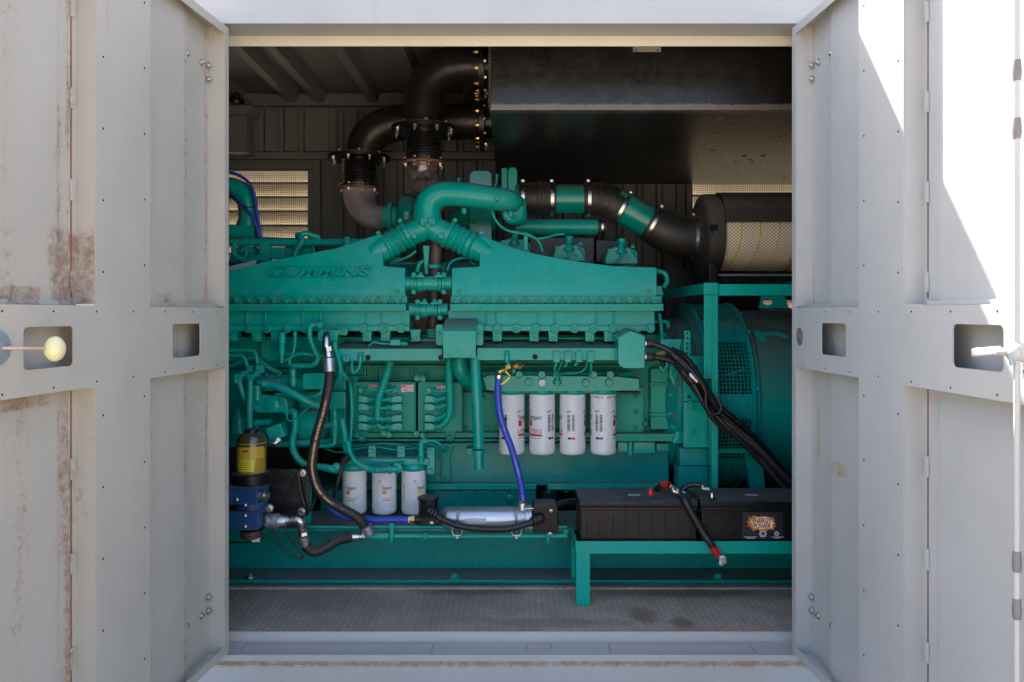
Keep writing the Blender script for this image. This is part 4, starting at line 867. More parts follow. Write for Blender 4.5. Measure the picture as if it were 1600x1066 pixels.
part('pressure_sensor', LG, lambda bm: lathe(bm, P(441, 519, .76), (-.02, 0, -1), [(q*S(.76), h*S(.76)) for q, h in ((4, 0), (5.5, 1), (5.5, 5), (6, 6), (6, 17), (4.6, 18), (4.6, 22), (5.2, 23), (5.2, 35), (3.5, 36), (3, 40), (2, 49))], 14))
part('pressure_sensor', LG, lambda bm: lathe(bm, P(461, 518, .76), (-.01, 0, -1), [(q*S(.76), h*S(.76)) for q, h in ((2.5, 0), (3.2, 2), (3.2, 8), (2.6, 9), (3.4, 10), (3.4, 18), (2, 19))], 12))
hose([(461, 537, .76), (458, 552, .76), (452, 566, .76), (455, 573, .75)], 2.4); hose([(441, 566, .76), (449, 562, .75), (462, 555, .75), (475, 553, .75), (490, 555, .76)], 1.8)
part('banjo_bolt', LG, lambda bm: lathe(bm, P(501, 508, .73), (0, -1, 0), [(5.5*S(.72), -.01), (5.5*S(.72), .016), (4*S(.72), .02)], 6))
hose([(497, 508, .73), (488, 508, .73), (484, 515, .72), (485, 530, .72), (492, 548, .72), (497, 560, .72), (490, 570, .72), (475, 572, .73), (458, 572, .74)], 4., rib=(5, .35))
part('hose_fitting', LG, lambda bm: lathe(bm, P(458, 598, .76), (0, 0, 1), [(q*S(.76), h*S(.76)) for q, h in ((5, -6), (6, 0), (6, 8), (5, 9), (5.5, 12), (5.5, 20), (4, 21), (4.5, 28), (2, 30))], 14))
blk = part('hose_block', LG, lambda bm: prism(bm, [(496, 520), (502, 516), (533, 516), (528, 522), (526, 533), (496, 533)], lambda x, y: P(x, y, .70), lambda x, y: P(x, y, .70)+V((0, .05, 0))), bev=.003)
bm = bmesh.new(); prism(bm, rrect(528, 512, 543, 524, 4), lambda x, y: P(x, y, .73), lambda x, y: P(x, y, .73)+V((0, .02, 0))); mk('block_ear', bm, G, blk, bev=.002); bolt(536, 517, .728, blk, 3.2)
hose([(523, 534, .72), (524, 545, .72), (530, 565, .72), (532, 585, .73), (527, 598, .75)], 4.6, rib=(5, .3))
hose([(404, 598, .72), (420, 600, .71), (445, 609, .70), (470, 622, .70), (490, 632, .71), (505, 637, .73)], [5.2, 6, 6.4, 6.4, 6.2, 5.6]); hose([(412, 600, .71), (424, 602, .708)], 6.6, rib=(4, .8))
hose([(430, 617, .76), (450, 617, .76), (478, 621, .75), (495, 618, .75), (508, 606, .75)], 3.2); hose([(448, 642, .74), (449, 654, .73), (455, 658, .72), (470, 648, .72), (486, 633, .72)], 1.5)
hose([(447, 645, .76), (456, 642, .75), (461, 648, .74), (461, 670, .73), (457, 690, .73), (460, 708, .72), (472, 723, .72), (488, 728, .72), (505, 730, .72), (525, 735, .73)], 5.2, rib=(6, .25))
part('hose_end', LG, lambda bm: (lathe(bm, P(526, 731, .73), (0, -1, 0), [(8*S(.73), -.01), (8*S(.73), .012), (6*S(.73), .016)], 20), tpx(bm, [(506, 730, .72), (518, 733, .72)], 6, 6, 2)))
part('pressure_regulator', LG, lambda bm: (lathe(bm, P(523, 690, .76), (0, 0, 1), [(q*S(.76), h*S(.76)) for q, h in ((3, -4), (3.4, 6), (4.6, 7), (4.6, 14), (5.4, 15), (5.4, 34), (3.6, 36), (3.6, 46), (2.5, 50))], 14), tpx(bm, [(506, 665, .77), (522, 664, .76)], 4.5, 12, 2)))
hose([(523, 688, .76), (520, 695, .76), (508, 697, .76), (496, 697, .76)], 3.4); hose([(534, 655, .78), (538, 675, .77), (540, 695, .75), (544, 712, .74)], 5.2)
hose([(529, 575, .73), (541, 590, .74), (547, 600, .80), (550, 640, .82), (548, 680, .82), (545, 708, .78), (540, 722, .75)], 2.7, rib=(7, .35))
part('side_bar', LG, lambda bm: (tpx(bm, [(432, 694, .82), (548, 689, .82)], 5.5, 14, 2), bxp(bm, 408, 533, 414, 560, .9, .03)))
hose([(440, 585, .86), (420, 575, .86), (395, 560, .88), (360, 572, .88), (330, 575, .9)], 4); hose([(432, 555, .84), (470, 553, .84), (500, 557, .84), (545, 552, .86)], 4.6)
part('gold_hose_bracket', LG, lambda bm: (bxp(bm, 468, 612, 540, 640, .88, .06), bxp(bm, 515, 590, 540, 690, .93, .06)), bev=.006)
part('support_post', LG, lambda bm: bxp(bm, 474, 735, 485, 826, .70, .03), bev=.003)
# upper left riser pipe with blue cables
part('riser_pipe', LG, lambda bm: tpx(bm, [(330, 296, 1.25), (360, 292, 1.25), (378, 300, 1.25), (386, 318, 1.25), (388, 370, 1.25)], 14.5, 24))
part('blue_cable', 'blueh', lambda bm: (tpx(bm, [(340, 268, 1.2), (368, 272, 1.2), (388, 285, 1.2), (397, 305, 1.2), (402, 335, 1.2), (408, 372, 1.2)], 2.6), tpx(bm, [(355, 298, 1.18), (372, 313, 1.17), (390, 333, 1.17), (400, 352, 1.17), (406, 372, 1.18)], 2.4)))
part('black_lead', 'cable', lambda bm: (tpx(bm, [(360, 306, 1.1), (372, 318, 1.1), (376, 335, 1.1), (370, 352, 1.1)], 1.8), tpx(bm, [(356, 304, 1.15), (380, 323, 1.12), (402, 323, 1.14)], 1.)))
part('rear_housing', LG, lambda bm: bxp(bm, 300, 352, 396, 372, 1.2, .1), bev=.006)
part('foot_pad', 'greenf', lambda bm: (bxp(bm, 845, 766, 870, 812, 1.3, .2)), bev=.01)
# flywheel housing and feet
part('flywheel_housing', 'drum', lambda bm: lathe(bm, V((P(1050, 0, 1.0).x, 1.25, rel(-.42))), (1, 0, 0), [(.30, -.06), (.37, -.02), (.395, .0), (.395, .09), (.43, .095), (.43, .12), (.405, .122), (.405, .17)], 72))
fp = part('side_bracket', 'green', lambda bm: (bxp(bm, 1069, 556, 1103, 628, .82, .03)), bev=.003)
bm = bmesh.new(); bxp(bm, 1069, 628.8, 1116, 700, .80, .04); mk('bracket_plate', bm, G, fp, bev=.004)
for x, y in ((1079, 634.5), (1079, 674), (1110, 674)): bolt(x, y, .798, fp, 5.)
bm = bmesh.new(); lathe(bm, P(1076, 620, .822), (0, -1, 0), [(2.6*S(.8), 0), (2.6*S(.8), .004)], 16); mk('bracket_hole', bm, M['hole'], fp)
part('engine_foot', 'greenf', lambda bm: (bxp(bm, 1062, 700.5, 1108, 728, .83, .08), bxp(bm, 1060, 728.5, 1107, 800, .84, .10)), bev=.004)
part('lifting_strip', 'green', lambda bm: (bxp(bm, 1069, 517, 1079, 560, .74, .012), bxp(bm, 1032, 530, 1070, 548, .78, .012)), bev=.002)
for y in (521, 529, 537, 545, 552): bolt(1074, y, .7385, E, 1.2, 'hole')
part('flywheel_sensor', 'rubber', lambda bm: (tpx(bm, [(1040, 515, .9), (1048, 522, .88), (1058, 530, .88)], 3.5), tpx(bm, [(1034, 560, .82), (1036, 570, .82), (1037, 578, .82)], 4)))
part('sender_loop', 'green', lambda bm: tpx(bm, [(1043, 555, .8), (1042, 572, .8), (1036, 579, .8), (1031, 572, .8)], 3))
# ================================================================ other things
def top(name, mat, fn, label, cat, bev=0, group=None, **k):
    bm = bmesh.new(); fn(bm); return mk(name, bm, M[mat], None, bev=bev, label=label, cat=cat, group=group, **k)
# skid frame
sk = thing('skid_frame', 'long teal steel skid beam with a dusty bottom flange under the engine', 'frame', (0, .8, FL))
GF = 'greenf'
zt = rel(-.944); zf = rel(-1.171)
part('beam_web', GF, lambda bm: box(bm, -2.6, 2.9, .78, .80, zf, zt-.012), sk)
part('top_flange', GF, lambda bm: box(bm, -2.6, 2.9, .62, .93, zt-.012, zt), sk, bev=.002)
bfl = part('bottom_flange', GF, lambda bm: box(bm, -2.6, 2.9, .62, .7795, zf-.012, zf), sk, bev=.003)
part('beam_sole', GF, lambda bm: box(bm, -2.6, 2.9, .64, .80, FL-.002, zf-.0125), sk)
part('far_beam', GF, lambda bm: box(bm, -2.6, 2.9, 1.8, 1.98, FL, zt), sk)
part('cross_member', GF, lambda bm: (box(bm, P(500, 0, 1).x, P(530, 0, 1).x, .94, 1.79, zt-.15, zt-.01), box(bm, P(1040, 0, 1).x, P(1100, 0, 1).x, .94, 1.79, zt-.15, zt-.01)), sk)
for x, mt in ((390, 'steel'), (710, 'green'), (1122, 'green')): bolt(x, 903, .655, sk, 6.2, mt, d=(0, -.05, 1), kind='hex')
sp = part('service_pipe', 'green', lambda bm: tpx(bm, [(592, 837.6, .60), (700, 838.2, .60), (886, 837.6, .60)], 4.2, 14), sk)
part('service_pipe', 'green', lambda bm: tpx(bm, [(480, 823.5, .61), (886, 823.5, .61)], 2.2, 12), sk)
part('pipe_union', 'green', lambda bm: (tpx(bm, [(590, 838, .6), (594, 838, .6)], 6.6, 12, 2), tpx(bm, [(594, 838, .6), (602, 838, .6)], 5.6, 12, 2), tpx(bm, [(602, 838, .6), (607, 838, .6)], 6.4, 6, 2), tpx(bm, [(573, 838, .6), (590, 838, .6)], 5, 12, 2), tpx(bm, [(578, 840, .6), (577, 828, .6)], 6, 6, 2)), sk)
for x in (612, 856.5):
    part('pipe_clip', 'green', lambda bm: (bxp(bm, x-3.5, 818 if x < 700 else 833, x+3.5, 832, .585, .01), tpx(bm, [(x, 828, .59), (x, 834, .585), (x, 843, .585), (x, 847, .59)], 3.6)), sk, bev=0)
part('pipe_knob', 'green', lambda bm: lathe(bm, P(664.5, 837, .59), (0, -1, 0), [(5*S(.6), 0), (5*S(.6), .01), (4*S(.6), .013)], 20), sk)
part('pipe_eye', 'green', lambda bm: lathe(bm, P(884.5, 831, .60), (0, -1, 0), [(4.2*S(.6), 0), (4.2*S(.6), .006), (2*S(.6), .0065)], 18), sk)
# alternator
AX, AY, AZ, R = P(1108, 0, .78).x, 1.25, rel(-.42), .47
al = thing('alternator', 'teal cylindrical alternator with a slotted fan guard, dusty on top', 'alternator', (1.6, 1.25, FL))
part('drum', 'drum', lambda bm: lathe(bm, V((1.127, AY, AZ)), (1, 0, 0), [(.455, 0), (.455, .02), (.437, .024), (.437, 1.2), (.40, 1.25), (.1, 1.26)], 96), al)
part('guard_core', 'hole', lambda bm: lathe(bm, V((AX+.012, AY, AZ)), (1, 0, 0), [(R-.06, 0), (R-.06, .17)], 64), al)
for x in (AX, 1.117):
    part('guard_rim', 'greenf', lambda bm: lathe(bm, V((x-.008, AY, AZ)), (1, 0, 0), [(R-.06, 0), (R, 0), (R+.005, .003), (R+.005, .013), (R, .016), (R-.06, .016)], 96), al)
def arcs(bm, t0, t1, x0, x1, r0, r1, n=24):
    L = []
    for k in range(n+1):
        t = math.radians(t0+(t1-t0)*k/n); c, s = math.cos(t), math.sin(t)
        L.append([bm.verts.new(V((x, AY-r*c, AZ+r*s))) for x, r in ((x0, r0), (x1, r0), (x1, r1), (x0, r1))])
    skin(bm, L)
for t0, t1 in ((38, 56), (-8, 6), (-75, -36), (82, 140), (-29.5, -27)):
    part('guard_sheet', 'greenf', lambda bm: arcs(bm, t0, t1, AX+.01, 1.118, R-.012, R-.006), al)
def grid(bm):
    n = 11
    for k in range(n+1):
        x = AX+.014+(1.104-AX-.014)*k/n; arcs(bm, -80, 100, x, x+.0028, R-.006, R-.001, 60)
    t = -35.
    while t < 82:
        if not (38 < t < 56 or -8 < t < 6 or -29 < t < -27): arcs(bm, t, t+.35, AX+.01, 1.118, R-.009, R-.005, 1)
        t += 2.35
part('guard_grid', 'greenf', grid, al, kind='stuff')
part('guard_bar', 'greenl', lambda bm: arcs(bm, -29.2, -27.2, AX+.01, 1.118, R-.006, R+.006, 2), al)
part('fan_blade', 'greenf', lambda bm: tube(bm, [V((1.0, AY-.40, AZ+.13)), V((1.09, AY-.405, AZ+.16))], .006, 8), al)
part('drum_seam', 'greenl', lambda bm: box(bm, 1.16, 2.3, AY-.4395, AY-.43, AZ-.03, AZ-.026), al)
part('drum_ledge', 'greenf', lambda bm: box(bm, 1.16, 2.3, AY-.4385, AY-.43, AZ-.026, AZ+.005), al)
for t in (64, 46, 9, -46): 
    tt = math.radians(t); put('bolt', shared('bolt_hex_green', hexb, G), V((1.132, AY-.462*math.cos(tt), AZ+.462*math.sin(tt))), al, (0, -math.cos(tt), math.sin(tt)), .009)
part('alternator_foot', 'greenf', lambda bm: (ppx(bm, [(1162, 700), (1190, 705), (1200, 800), (1180, 800)], .86, .05), box(bm, 1.4, 2.2, .86, .95, FL+.25, AZ-.2)), al, bev=.004)
def onD(u, v, w): 
    q = (HY-v)/F; r = .4378+w; X = P(u, 0, .9).x; z = q*3.62; s = max(-1, min(1, (z+.42)/r)); return V((X, AY-r*math.sqrt(max(0, 1-s*s)), rel(z)))
def arrow(bm):
    pts = []
    for k in range(13): t = math.radians(150-150*k/12); pts.append((1212+24*math.cos(t), 528-9*math.sin(t)-0))
    inn = [(1212+16*math.cos(math.radians(150-150*k/12)), 531-6*math.sin(math.radians(150-150*k/12))) for k in range(13)]
    for k in range(12): bm.faces.new([bm.verts.new(onD(u, v, .0008)) for u, v in (pts[k], pts[k+1], inn[k+1], inn[k])])
    bm.faces.new([bm.verts.new(onD(u, v, .0008)) for u, v in ((1184, 518), (1199, 519), (1201, 531), (1194, 536), (1186, 530))])
part('direction_arrow', 'greenl', arrow, al, raw=True)
# air cleaner frame
fr = thing('air_cleaner_stand', 'teal angle steel stand carrying the air cleaner over the alternator', 'stand', (1.0, 1.2, FL))
part('front_post', 'greenl', lambda bm: (bxp(bm, 1100, 461, 1112.5, 592, .70, .006), bxp(bm, 1112.5, 442, 1122, 800, .706, .055)), fr, bev=.002)
part('corner_cap', 'greenl', lambda bm: bxp(bm, 1100, 442, 1122, 460.5, .695, .006), fr, bev=.002)
bolt(1107, 584, .699, fr, 4)
part('top_beam', 'greenl', lambda bm: (bxp(bm, 1122.5, 444, 1320, 462, .706, .006), box(bm, P(1122, 0, .706).x, P(1320, 0, .706).x, .713, .76, P(0, 444, .706).z-.006, P(0, 444, .706).z)), fr, bev=.001)
part('side_beam', 'greenl', lambda bm: box(bm, P(1100, 0, .7).x, P(1100, 0, .7).x+.006, .707, 2.0, P(0, 460, .7).z, P(0, 443, .7).z), fr, bev=.001)
part('rear_post', 'greenl', lambda bm: box(bm, P(1100, 0, .7).x, P(1100, 0, .7).x+.05, 2.0, 2.05, FL, P(0, 443, .7).z), fr)
part('end_post', 'greenl', lambda bm: box(bm, P(1320, 0, .7).x, P(1320, 0, .7).x+.05, .706, .76, FL+.03, P(0, 443, .7).z), fr)
bm = bmesh.new(); ppx(bm, [(1040, 345), (1320, 345), (1320, 469), (1188, 469), (1188, 600), (1040, 600)], 1.72, .01); mk('rear_panel', bm, M['black'], fr)
part('gusset', 'greenf', lambda bm: holed(bm, [(1186, 482), (1190, 463), (1226, 463), (1233, 482)], [[(1200+8*math.cos(t*.628), 472+5*math.sin(t*.628)) for t in range(10)]], lambda x, y: P(x, y, 1.0), lambda x, y: P(x, y, 1.0)+V((0, .01, 0))), fr)
# air cleaner
YA = 1.3; sa = S(YA)
ac = thing('air_cleaner', 'black air cleaner housing with an exposed cream mesh wrapped filter element', 'air cleaner', tuple(P(1180, 435, YA)))
part('end_housing', 'dustblack', lambda bm: lathe(bm, P(1086, 370, YA), (1, 0, 0), [(q*sa, h*sa) for q, h in ((33, 0), (38, 1), (46, 2), (53, 4), (60, 5), (64, 9), (66, 14), (66, 29), (63, 31), (55, 32))], 64), ac)
part('latch', 'blackp', lambda bm: (bxp(bm, 1108, 351, 1122, 361, 1.075, .03), bxp(bm, 1111, 361, 1119, 367, 1.08, .03)), ac, bev=.003)
part('hood', 'dustblack', lambda bm: [skin(bm, [[bm.verts.new(V((x, YA-r*math.cos(math.radians(t)), P(0, 368, YA).z+r*math.sin(math.radians(t))))) for t, r in [(a, 66*sa) for a in range(28, 155, 7)]+[(a, 64*sa) for a in range(154, 27, -7)]] for x in (P(1118, 0, YA).x, P(1118, 0, YA).x+1.1)])], ac)
part('hood_fold', 'dustblack', lambda bm: box(bm, P(1118, 0, YA).x, P(1118, 0, YA).x+1.1, YA-66.5*sa*math.cos(math.radians(28))-.004, YA-66.5*sa*math.cos(math.radians(28))+.004, P(0, 347, 1.1).z, P(0, 326, 1.1).z), ac, bev=.002)
FX = P(1119, 0, YA).x; FZ = P(0, 368, YA).z; FR = .186
el_ = part('filter_element', 'media', lambda bm: lathe(bm, V((FX, YA, FZ)), (1, 0, 0), [(FR, 0), (FR, 1.1)], 64), ac)
def mesh_(bm):
    px_, n = .0155, 70
    # expanded metal diamonds on the front of the element
    for i in range(int(.55/px_)):
        for j in range(-30, 31):
            t = 2*math.pi*(j+.5*(i % 2))/n; t1 = t+math.pi/n; t0 = t-math.pi/n
            if abs(t) > 1.75: continue
            x = FX+.012+i*px_*.62
            r = FR+.002
            q = lambda xx, tt, rr=r: V((xx, YA-rr*math.cos(tt), FZ+rr*math.sin(tt)))
            w = .22
            vs = [bm.verts.new(p) for p in (q(x-px_*.36, t), q(x, t0+(t-t0)*w), q(x+px_*.36, t), q(x, t1-(t1-t)*w))]
            bm.faces.new(vs)
part('expanded_mesh', 'mesh', mesh_, el_, kind='stuff', raw=True)
for k in range(6):
    part('spiral_strap', 'strap', lambda bm: skin(bm, [[bm.verts.new(V((FX+.095*k+.075+dx-.055*(1-math.cos(t*.9))*1+.012*t, YA-r*math.cos(t), FZ+r*math.sin(t)))) for dx, r in ((0, FR+.003), (.007, FR+.003), (.007, FR+.0005), (0, FR+.0005))] for t in [-1.75+3.5*i/30 for i in range(31)]]), el_)
part('cradle', 'blackp', lambda bm: (box(bm, FX-.03, FX+1.2, 1.06, 1.10, P(0, 441, 1.06).z, P(0, 427, 1.06).z), bxp(bm, 1108, 412, 1121, 442, 1.05, .05)), ac, bev=.003)
part('cradle_rod', 'alu', lambda bm: tpx(bm, [(1123, 430, 1.02), (1330, 430, 1.02)], 1.7), ac)
# intake duct
du = thing('intake_duct', 'air duct of green tubes joined by black rubber couplings and steel bands', 'duct', tuple(P(950, 340, 1.3)))
def tb(pts, r, mat, name='duct_tube', rib=None, Y=1.3): return part(name, mat, lambda bm: tpx(bm, [(x, y, Y) for x, y in pts], r, 36, 8, rib), du)
k1 = tb([(811, 311), (868, 311)], 25.5, 'rubber', 'rubber_coupling'); tb([(805, 311), (925, 311)], 22.7, 'duct')
part('coupling_rib', 'rubber', lambda bm: tpx(bm, [(839, 311, 1.3), (845, 311, 1.3)], 28, 36, 2), k1, bev=.003)
k2 = tb([(911, 312), (930, 311.5), (948, 315), (962, 322), (974, 330)], [26, 26, 27, 27, 26.5], 'rubber', 'rubber_elbow')
tb([(960, 317), (1030, 357)], 25.2, 'duct')
k3 = tb([(1012, 347), (1025, 354), (1042, 363), (1062, 369), (1094, 371)], [29, 30, 32, 33, 33], 'rubber', 'rubber_elbow')
def band(x, y, ang, r, par, mat='steel', w=5, name='steel_band', Y=1.3):
    dv = V((math.cos(ang), 0, -math.sin(ang))); s_ = S(Y); c = P(x, y, Y)
    bm = bmesh.new(); lathe(bm, c-dv*w*s_/2, dv, [(r*s_, 0), (r*s_, w*s_)], 48); b = mk(name, bm, M[mat], par)
    if mat == 'steel':
        up = V((math.sin(ang), -.0, math.cos(ang))); bm = bmesh.new(); obox(bm, c+up*(r+2)*s_, dv, V((0, 1, 0)), up, .008, .012, .007); mk('band_screw', bm, M['steel'], b, bev=.002)
    return b
A30 = math.radians(30)
band(817, 311, 0, 26.2, k1); band(862, 311, 0, 26.2, k1); band(919, 311.5, 0, 26.8, k2)
band(970.5, 327, A30, 27.6, k2); band(1018, 350.5, A30, 30.2, k3); band(1083, 371, .03, 33.7, k3)
for x, y, a, r in ((936, 312.5, .15, 29), (952, 317, .38, 29)): band(x, y, a, r, k2, 'rubber', 4, 'elbow_rib')
tb([(1088, 371), (1096, 371)], 37, 'rubber', 'elbow_collar')
part('drain_tube', 'green', lambda bm: tpx(bm, [(806, 355, 1.36), (937, 355, 1.36)], 12.8, 28), du, bev=0)
part('drain_end', 'rubber', lambda bm: (tpx(bm, [(933, 355, 1.36), (946, 355, 1.36)], 13.5, 28, 2)), du)
band(940, 355, 0, 13.8, du, 'steel', 3, Y=1.36)
# silencer
si = thing('exhaust_silencer', 'black steel silencer box hung from the ceiling, paint chipped along its lower edge', 'silencer', (1.4, 1.3, rel(.8427)))
M['sil'] = paint('silencer_black', (.014, .012, .012), .33, dust=.1, mott=.3, grime=.08, spots=.25, bump=.2, bscale=25, rust=[(1, .43-1.3, .02, .0, .030, .72), (1, .46-1.3, .04, .0, .02, .55)], rustcol=(.15, .12, .12))
xs0 = P(765, 0, .43).x
part('box', M['sil'], lambda bm: box(bm, xs0, 2.9, .43, 2.25, rel(.8427), rel(1.40)), si, bev=.003)
def scrapes(bm):
    rr = random.Random(9)
    for (x, y, a, b) in ((1163, 243, 13, 2.4), (1192, 243, 12, 2.2), (1172, 249, 7, 1.4), (1149, 252, 5, 2), (1175, 252, 5, 2), (1206, 216, 5, 1.5), (1220, 214, 5, 1.8), (1112, 235, 10, 1.5), (1135, 268, 5, 1), (1225, 278, 8, 1), (1075, 216, 8, 1), (1120, 208, 14, .8)):
        dp_ = .8427*F/(HY-y); c = V(((x-800)*dp_/F, dp_-D, rel(.8422))); n = 9
        bm.faces.new([bm.verts.new(c+V((a*.5*dp_/F*math.cos(t*2*math.pi/n)*rr.uniform(.5, 1.1), b*5*dp_/F*math.sin(t*2*math.pi/n+.3)*rr.uniform(.4, 1), 0))) for t in range(n)])
part('paint_scrapes', 'hole', scrapes, si, raw=True, kind='stuff')
part('weld_bead', 'rustd', lambda bm: tube(bm, [V((xs0, .43, rel(.85+.1*k))) for k in range(6)], .005, 8, 6, (.012, .003)), si)
part('rating_plate', 'tape', lambda bm: bxp(bm, 989, 66, 1033, 81, .424, .004), si, bev=.001)
for a in (994, 1028): bolt(a, 79, .4235, si, 1., 'hole')
# exhaust pipes
def flange(bm, c, d, r, h): lathe(bm, c, d, [(r*.55, 0), (r, 0), (r, h), (r*.55, h)], 48)
def bolts_ring(c, d, r, n, par, s=.010, kind='nut', a0=.2, mat='steel'):
    x, y, z = frame_of(d)
    me = shared('bolt_'+kind+'_'+mat, {'nut': nutb, 'hex': hexb}[kind], M[mat])
    for k in range(n):
        a = a0+2*math.pi*k/n; put('bolt', me, c+(x*math.cos(a)+y*math.sin(a))*r, par, d, s, random.random())
def exhaust(name, lab, Yc, elbow, xc, yf, rp, x0f, yfl, ybel, ylow, rl, lower, lmat):
    e = thing(name, lab, 'exhaust pipe', tuple(P(xc, ylow, Yc)))
    s_ = S(Yc)
    p = part('elbow', 'rustd2', lambda bm: tpx(bm, [(q[0], q[1], Yc) for q in elbow], rp, 32), e)
    c = P(xc, yf, Yc)
    f = part('upper_flange', 'black', lambda bm: flange(bm, c, (0, 0, -1), x0f*s_, .018), e, bev=.001)
    part('flange_gasket', 'rust', lambda bm: lathe(bm, c+V((0, 0, .004)), (0, 0, -1), [(x0f*.97*s_, 0), (x0f*.97*s_, .004)], 48), f)
    bolts_ring(c-V((0, 0, .018)), V((0, 0, -1)), (x0f-6)*s_, 8, f, .0115, 'nut'); bolts_ring(c+V((0, 0, .004)), V((0, 0, 1)), (x0f-6)*s_, 8, f, .0115, 'hex')
    b0 = P(xc, yfl, Yc); b1 = P(xc, ybel, Yc)
    part('bellows', 'black', lambda bm: tube(bm, [b0, (b0+b1)/2, b1], (rl-3)*s_, 40, 8, (4.3*s_, 3*s_)), e, ang=70)
    part('bellows_neck', 'black', lambda bm: (cyl(bm, c, b0, (rl-4)*s_, None, 32), cyl(bm, b1, P(xc, ylow, Yc), (rl-2)*s_, None, 32)), e)
    c2 = P(xc, ylow, Yc); g = part('lower_flange', 'black', lambda bm: flange(bm, c2, (0, 0, -1), (rl+5)*s_, .009), e); part('rusty_flange', 'rust', lambda bm: flange(bm, c2-V((0, 0, .0095)), (0, 0, -1), (rl+5)*s_, .012), g)
    bolts_ring(c2-V((0, 0, .0215)), V((0, 0, -1)), (rl+1)*s_, 8, g, .0085, 'nut', .4); bolts_ring(c2+V((0, 0, .0)), V((0, 0, 1)), (rl+1)*s_, 8, g, .0085, 'hex', .4)
    part('lower_bend', lmat, lambda bm: tpx(bm, lower, [q for q in (rl-1, rl-3, rl-5, rl-7, rl-8)][:len(lower)], 32), e)
    return e
M['rustd2'] = paint('sooty_brown_steel', (.028, .021, .019), .36, metal=.2, dust=.5, dustcol=(.07, .05, .042), mott=.3, grime=.2, bump=.15, bscale=40)
M['steelg'] = paint('grey_lilac_cast_steel', (.42, .35, .35), .42, metal=.0, dust=.35, mott=.35, grime=.2, bump=.2, bscale=40)
e1 = exhaust('exhaust_pipe', 'near exhaust elbow, black bellows above scorched wrapped pipe, higher of the two', 1.25, [(748, 103, 0), (722, 103, 0), (692, 110, 0), (668, 132, 0), (661, 162, 0), (661, 205, 0)], 662, 200, 30.5, 51, 212, 246, 251, 28, [(661, 256, 1.25), (661, 266, 1.25), (664, 280, 1.24), (675, 298, 1.2), (690, 315, 1.15)], 'wrap')
e2 = exhaust('exhaust_pipe', 'far exhaust elbow curving left and down to a brown grey pipe, lower of the two', 1.7, [(748, 190, 0), (700, 190, 0), (640, 190, 0), (600, 198, 0), (576, 216, 0), (567, 244, 0)], 561, 245, 28, 48, 252, 286, 291, 27, [(561, 296, 1.7), (562, 310, 1.68), (567, 326, 1.6), (585, 340, 1.5), (612, 342, 1.42)], 'steelg')
for e, Yc, y, x0 in ((e1, 1.25, 103, 749), (e2, 1.7, 190, 750)):
    c = P(x0, y, Yc); r = .172
    f = part('side_flange', 'black', lambda bm: (flange(bm, c, (1, 0, 0), r, .014), flange(bm, c+V((.0145, 0, 0)), (1, 0, 0), r, .014), cyl(bm, c, V((xs0+.01, Yc, c.z)), .1, None, 32)), e)
    bolts_ring(c, V((-1, 0, 0)), r-.02, 12, f, .0095, 'nut', .15, 'brass'); bolts_ring(c+V((.03, 0, 0)), V((1, 0, 0)), r-.02, 12, f, .0095, 'hex', .15)
# wall unit upper left
wu = thing('wall_unit', 'small grey wall unit with a dark round cap high in the left corner', 'wall unit', tuple(P(378, 214, 2.2)))
part('casing', 'inner', lambda bm: (bxp(bm, 340, 178, 385, 238, 2.1, .15), ppx(bm, [(340, 164), (394, 164), (384, 178), (340, 178)], 2.05, .2)), wu, bev=.006)
part('cap', 'blackp', lambda bm: lathe(bm, P(368, 160, 2.12), (.3, -.5, 1), [(.03, 0), (.055, .01), (.05, .03), (.03, .035), (.02, .06)], 20), wu)
# coolant heater
YH = .62; sh = S(YH)
ch = thing('coolant_heater', 'silver cylindrical coolant heater with black end housings strapped over the skid beam', 'heater', tuple(P(760, 830, YH)))
part('tank', 'alu', lambda bm: lathe(bm, P(692, 810, YH), (1, 0, 0), [(q*sh, h*sh) for q, h in ((8, 0), (13, 1), (16.5, 4), (18, 9), (18, 128), (17, 130))], 48), ch)
part('tank_seam', 'alu', lambda bm: bxp(bm, 700, 817.5, 820, 818.7, YH-.051, .01), ch)
part('tank_collar', 'alu', lambda bm: lathe(bm, P(821, 810, YH), (1, 0, 0), [(q*sh, h*sh) for q, h in ((18, 0), (21, .5), (21, 3), (19, 3.3), (19, 5), (21, 5.3), (21, 9), (17, 9.5))], 48), ch)
for y in (795, 825): part('collar_screw', 'steel', lambda bm: tpx(bm, [(820, y, .57), (833, y, .57)], 1.6, 8, 2), ch)
part('end_housing', 'blackp', lambda bm: (prism(bm, rrect(832, 789, 872, 833, 6), lambda x, y: P(x, y, .575), lambda x, y: P(x, y, .575)+V((0, .11, 0)))), ch, bev=.006)
part('housing_rib', 'blackp', lambda bm: (bxp(bm, 859.5, 788.3, 861.5, 835, .57, .01), bxp(bm, 853, 797, 862, 799, .569, .01)), ch, bev=.001)
part('housing_knockout', 'blackp', lambda bm: (lathe(bm, P(847, 821, .575), (0, -1, 0), [(5*sh, 0), (5*sh, .004), (3.5*sh, .004), (3.5*sh, .002)], 20)), ch)
for x, y in ((861, 798), (860, 834)): bolt(x, y, .567, ch, 1.6, 'steel', kind='dome')
part('outlet_neck', 'alu', lambda bm: lathe(bm, P(816.5, 796, YH-.01), (0, 0, 1), [(q*sh, h*sh) for q, h in ((8, 0), (7, 4), (6.5, 10), (5, 11))], 24), ch)
part('outlet_clamp', 'brass', lambda bm: lathe(bm, P(816.5, 786, YH-.01), (0, 0, 1), [(q*sh, h*sh) for q, h in ((6.2, 0), (6.2, 4), (5, 4), (5, 6), (4.6, 10))], 6), ch)
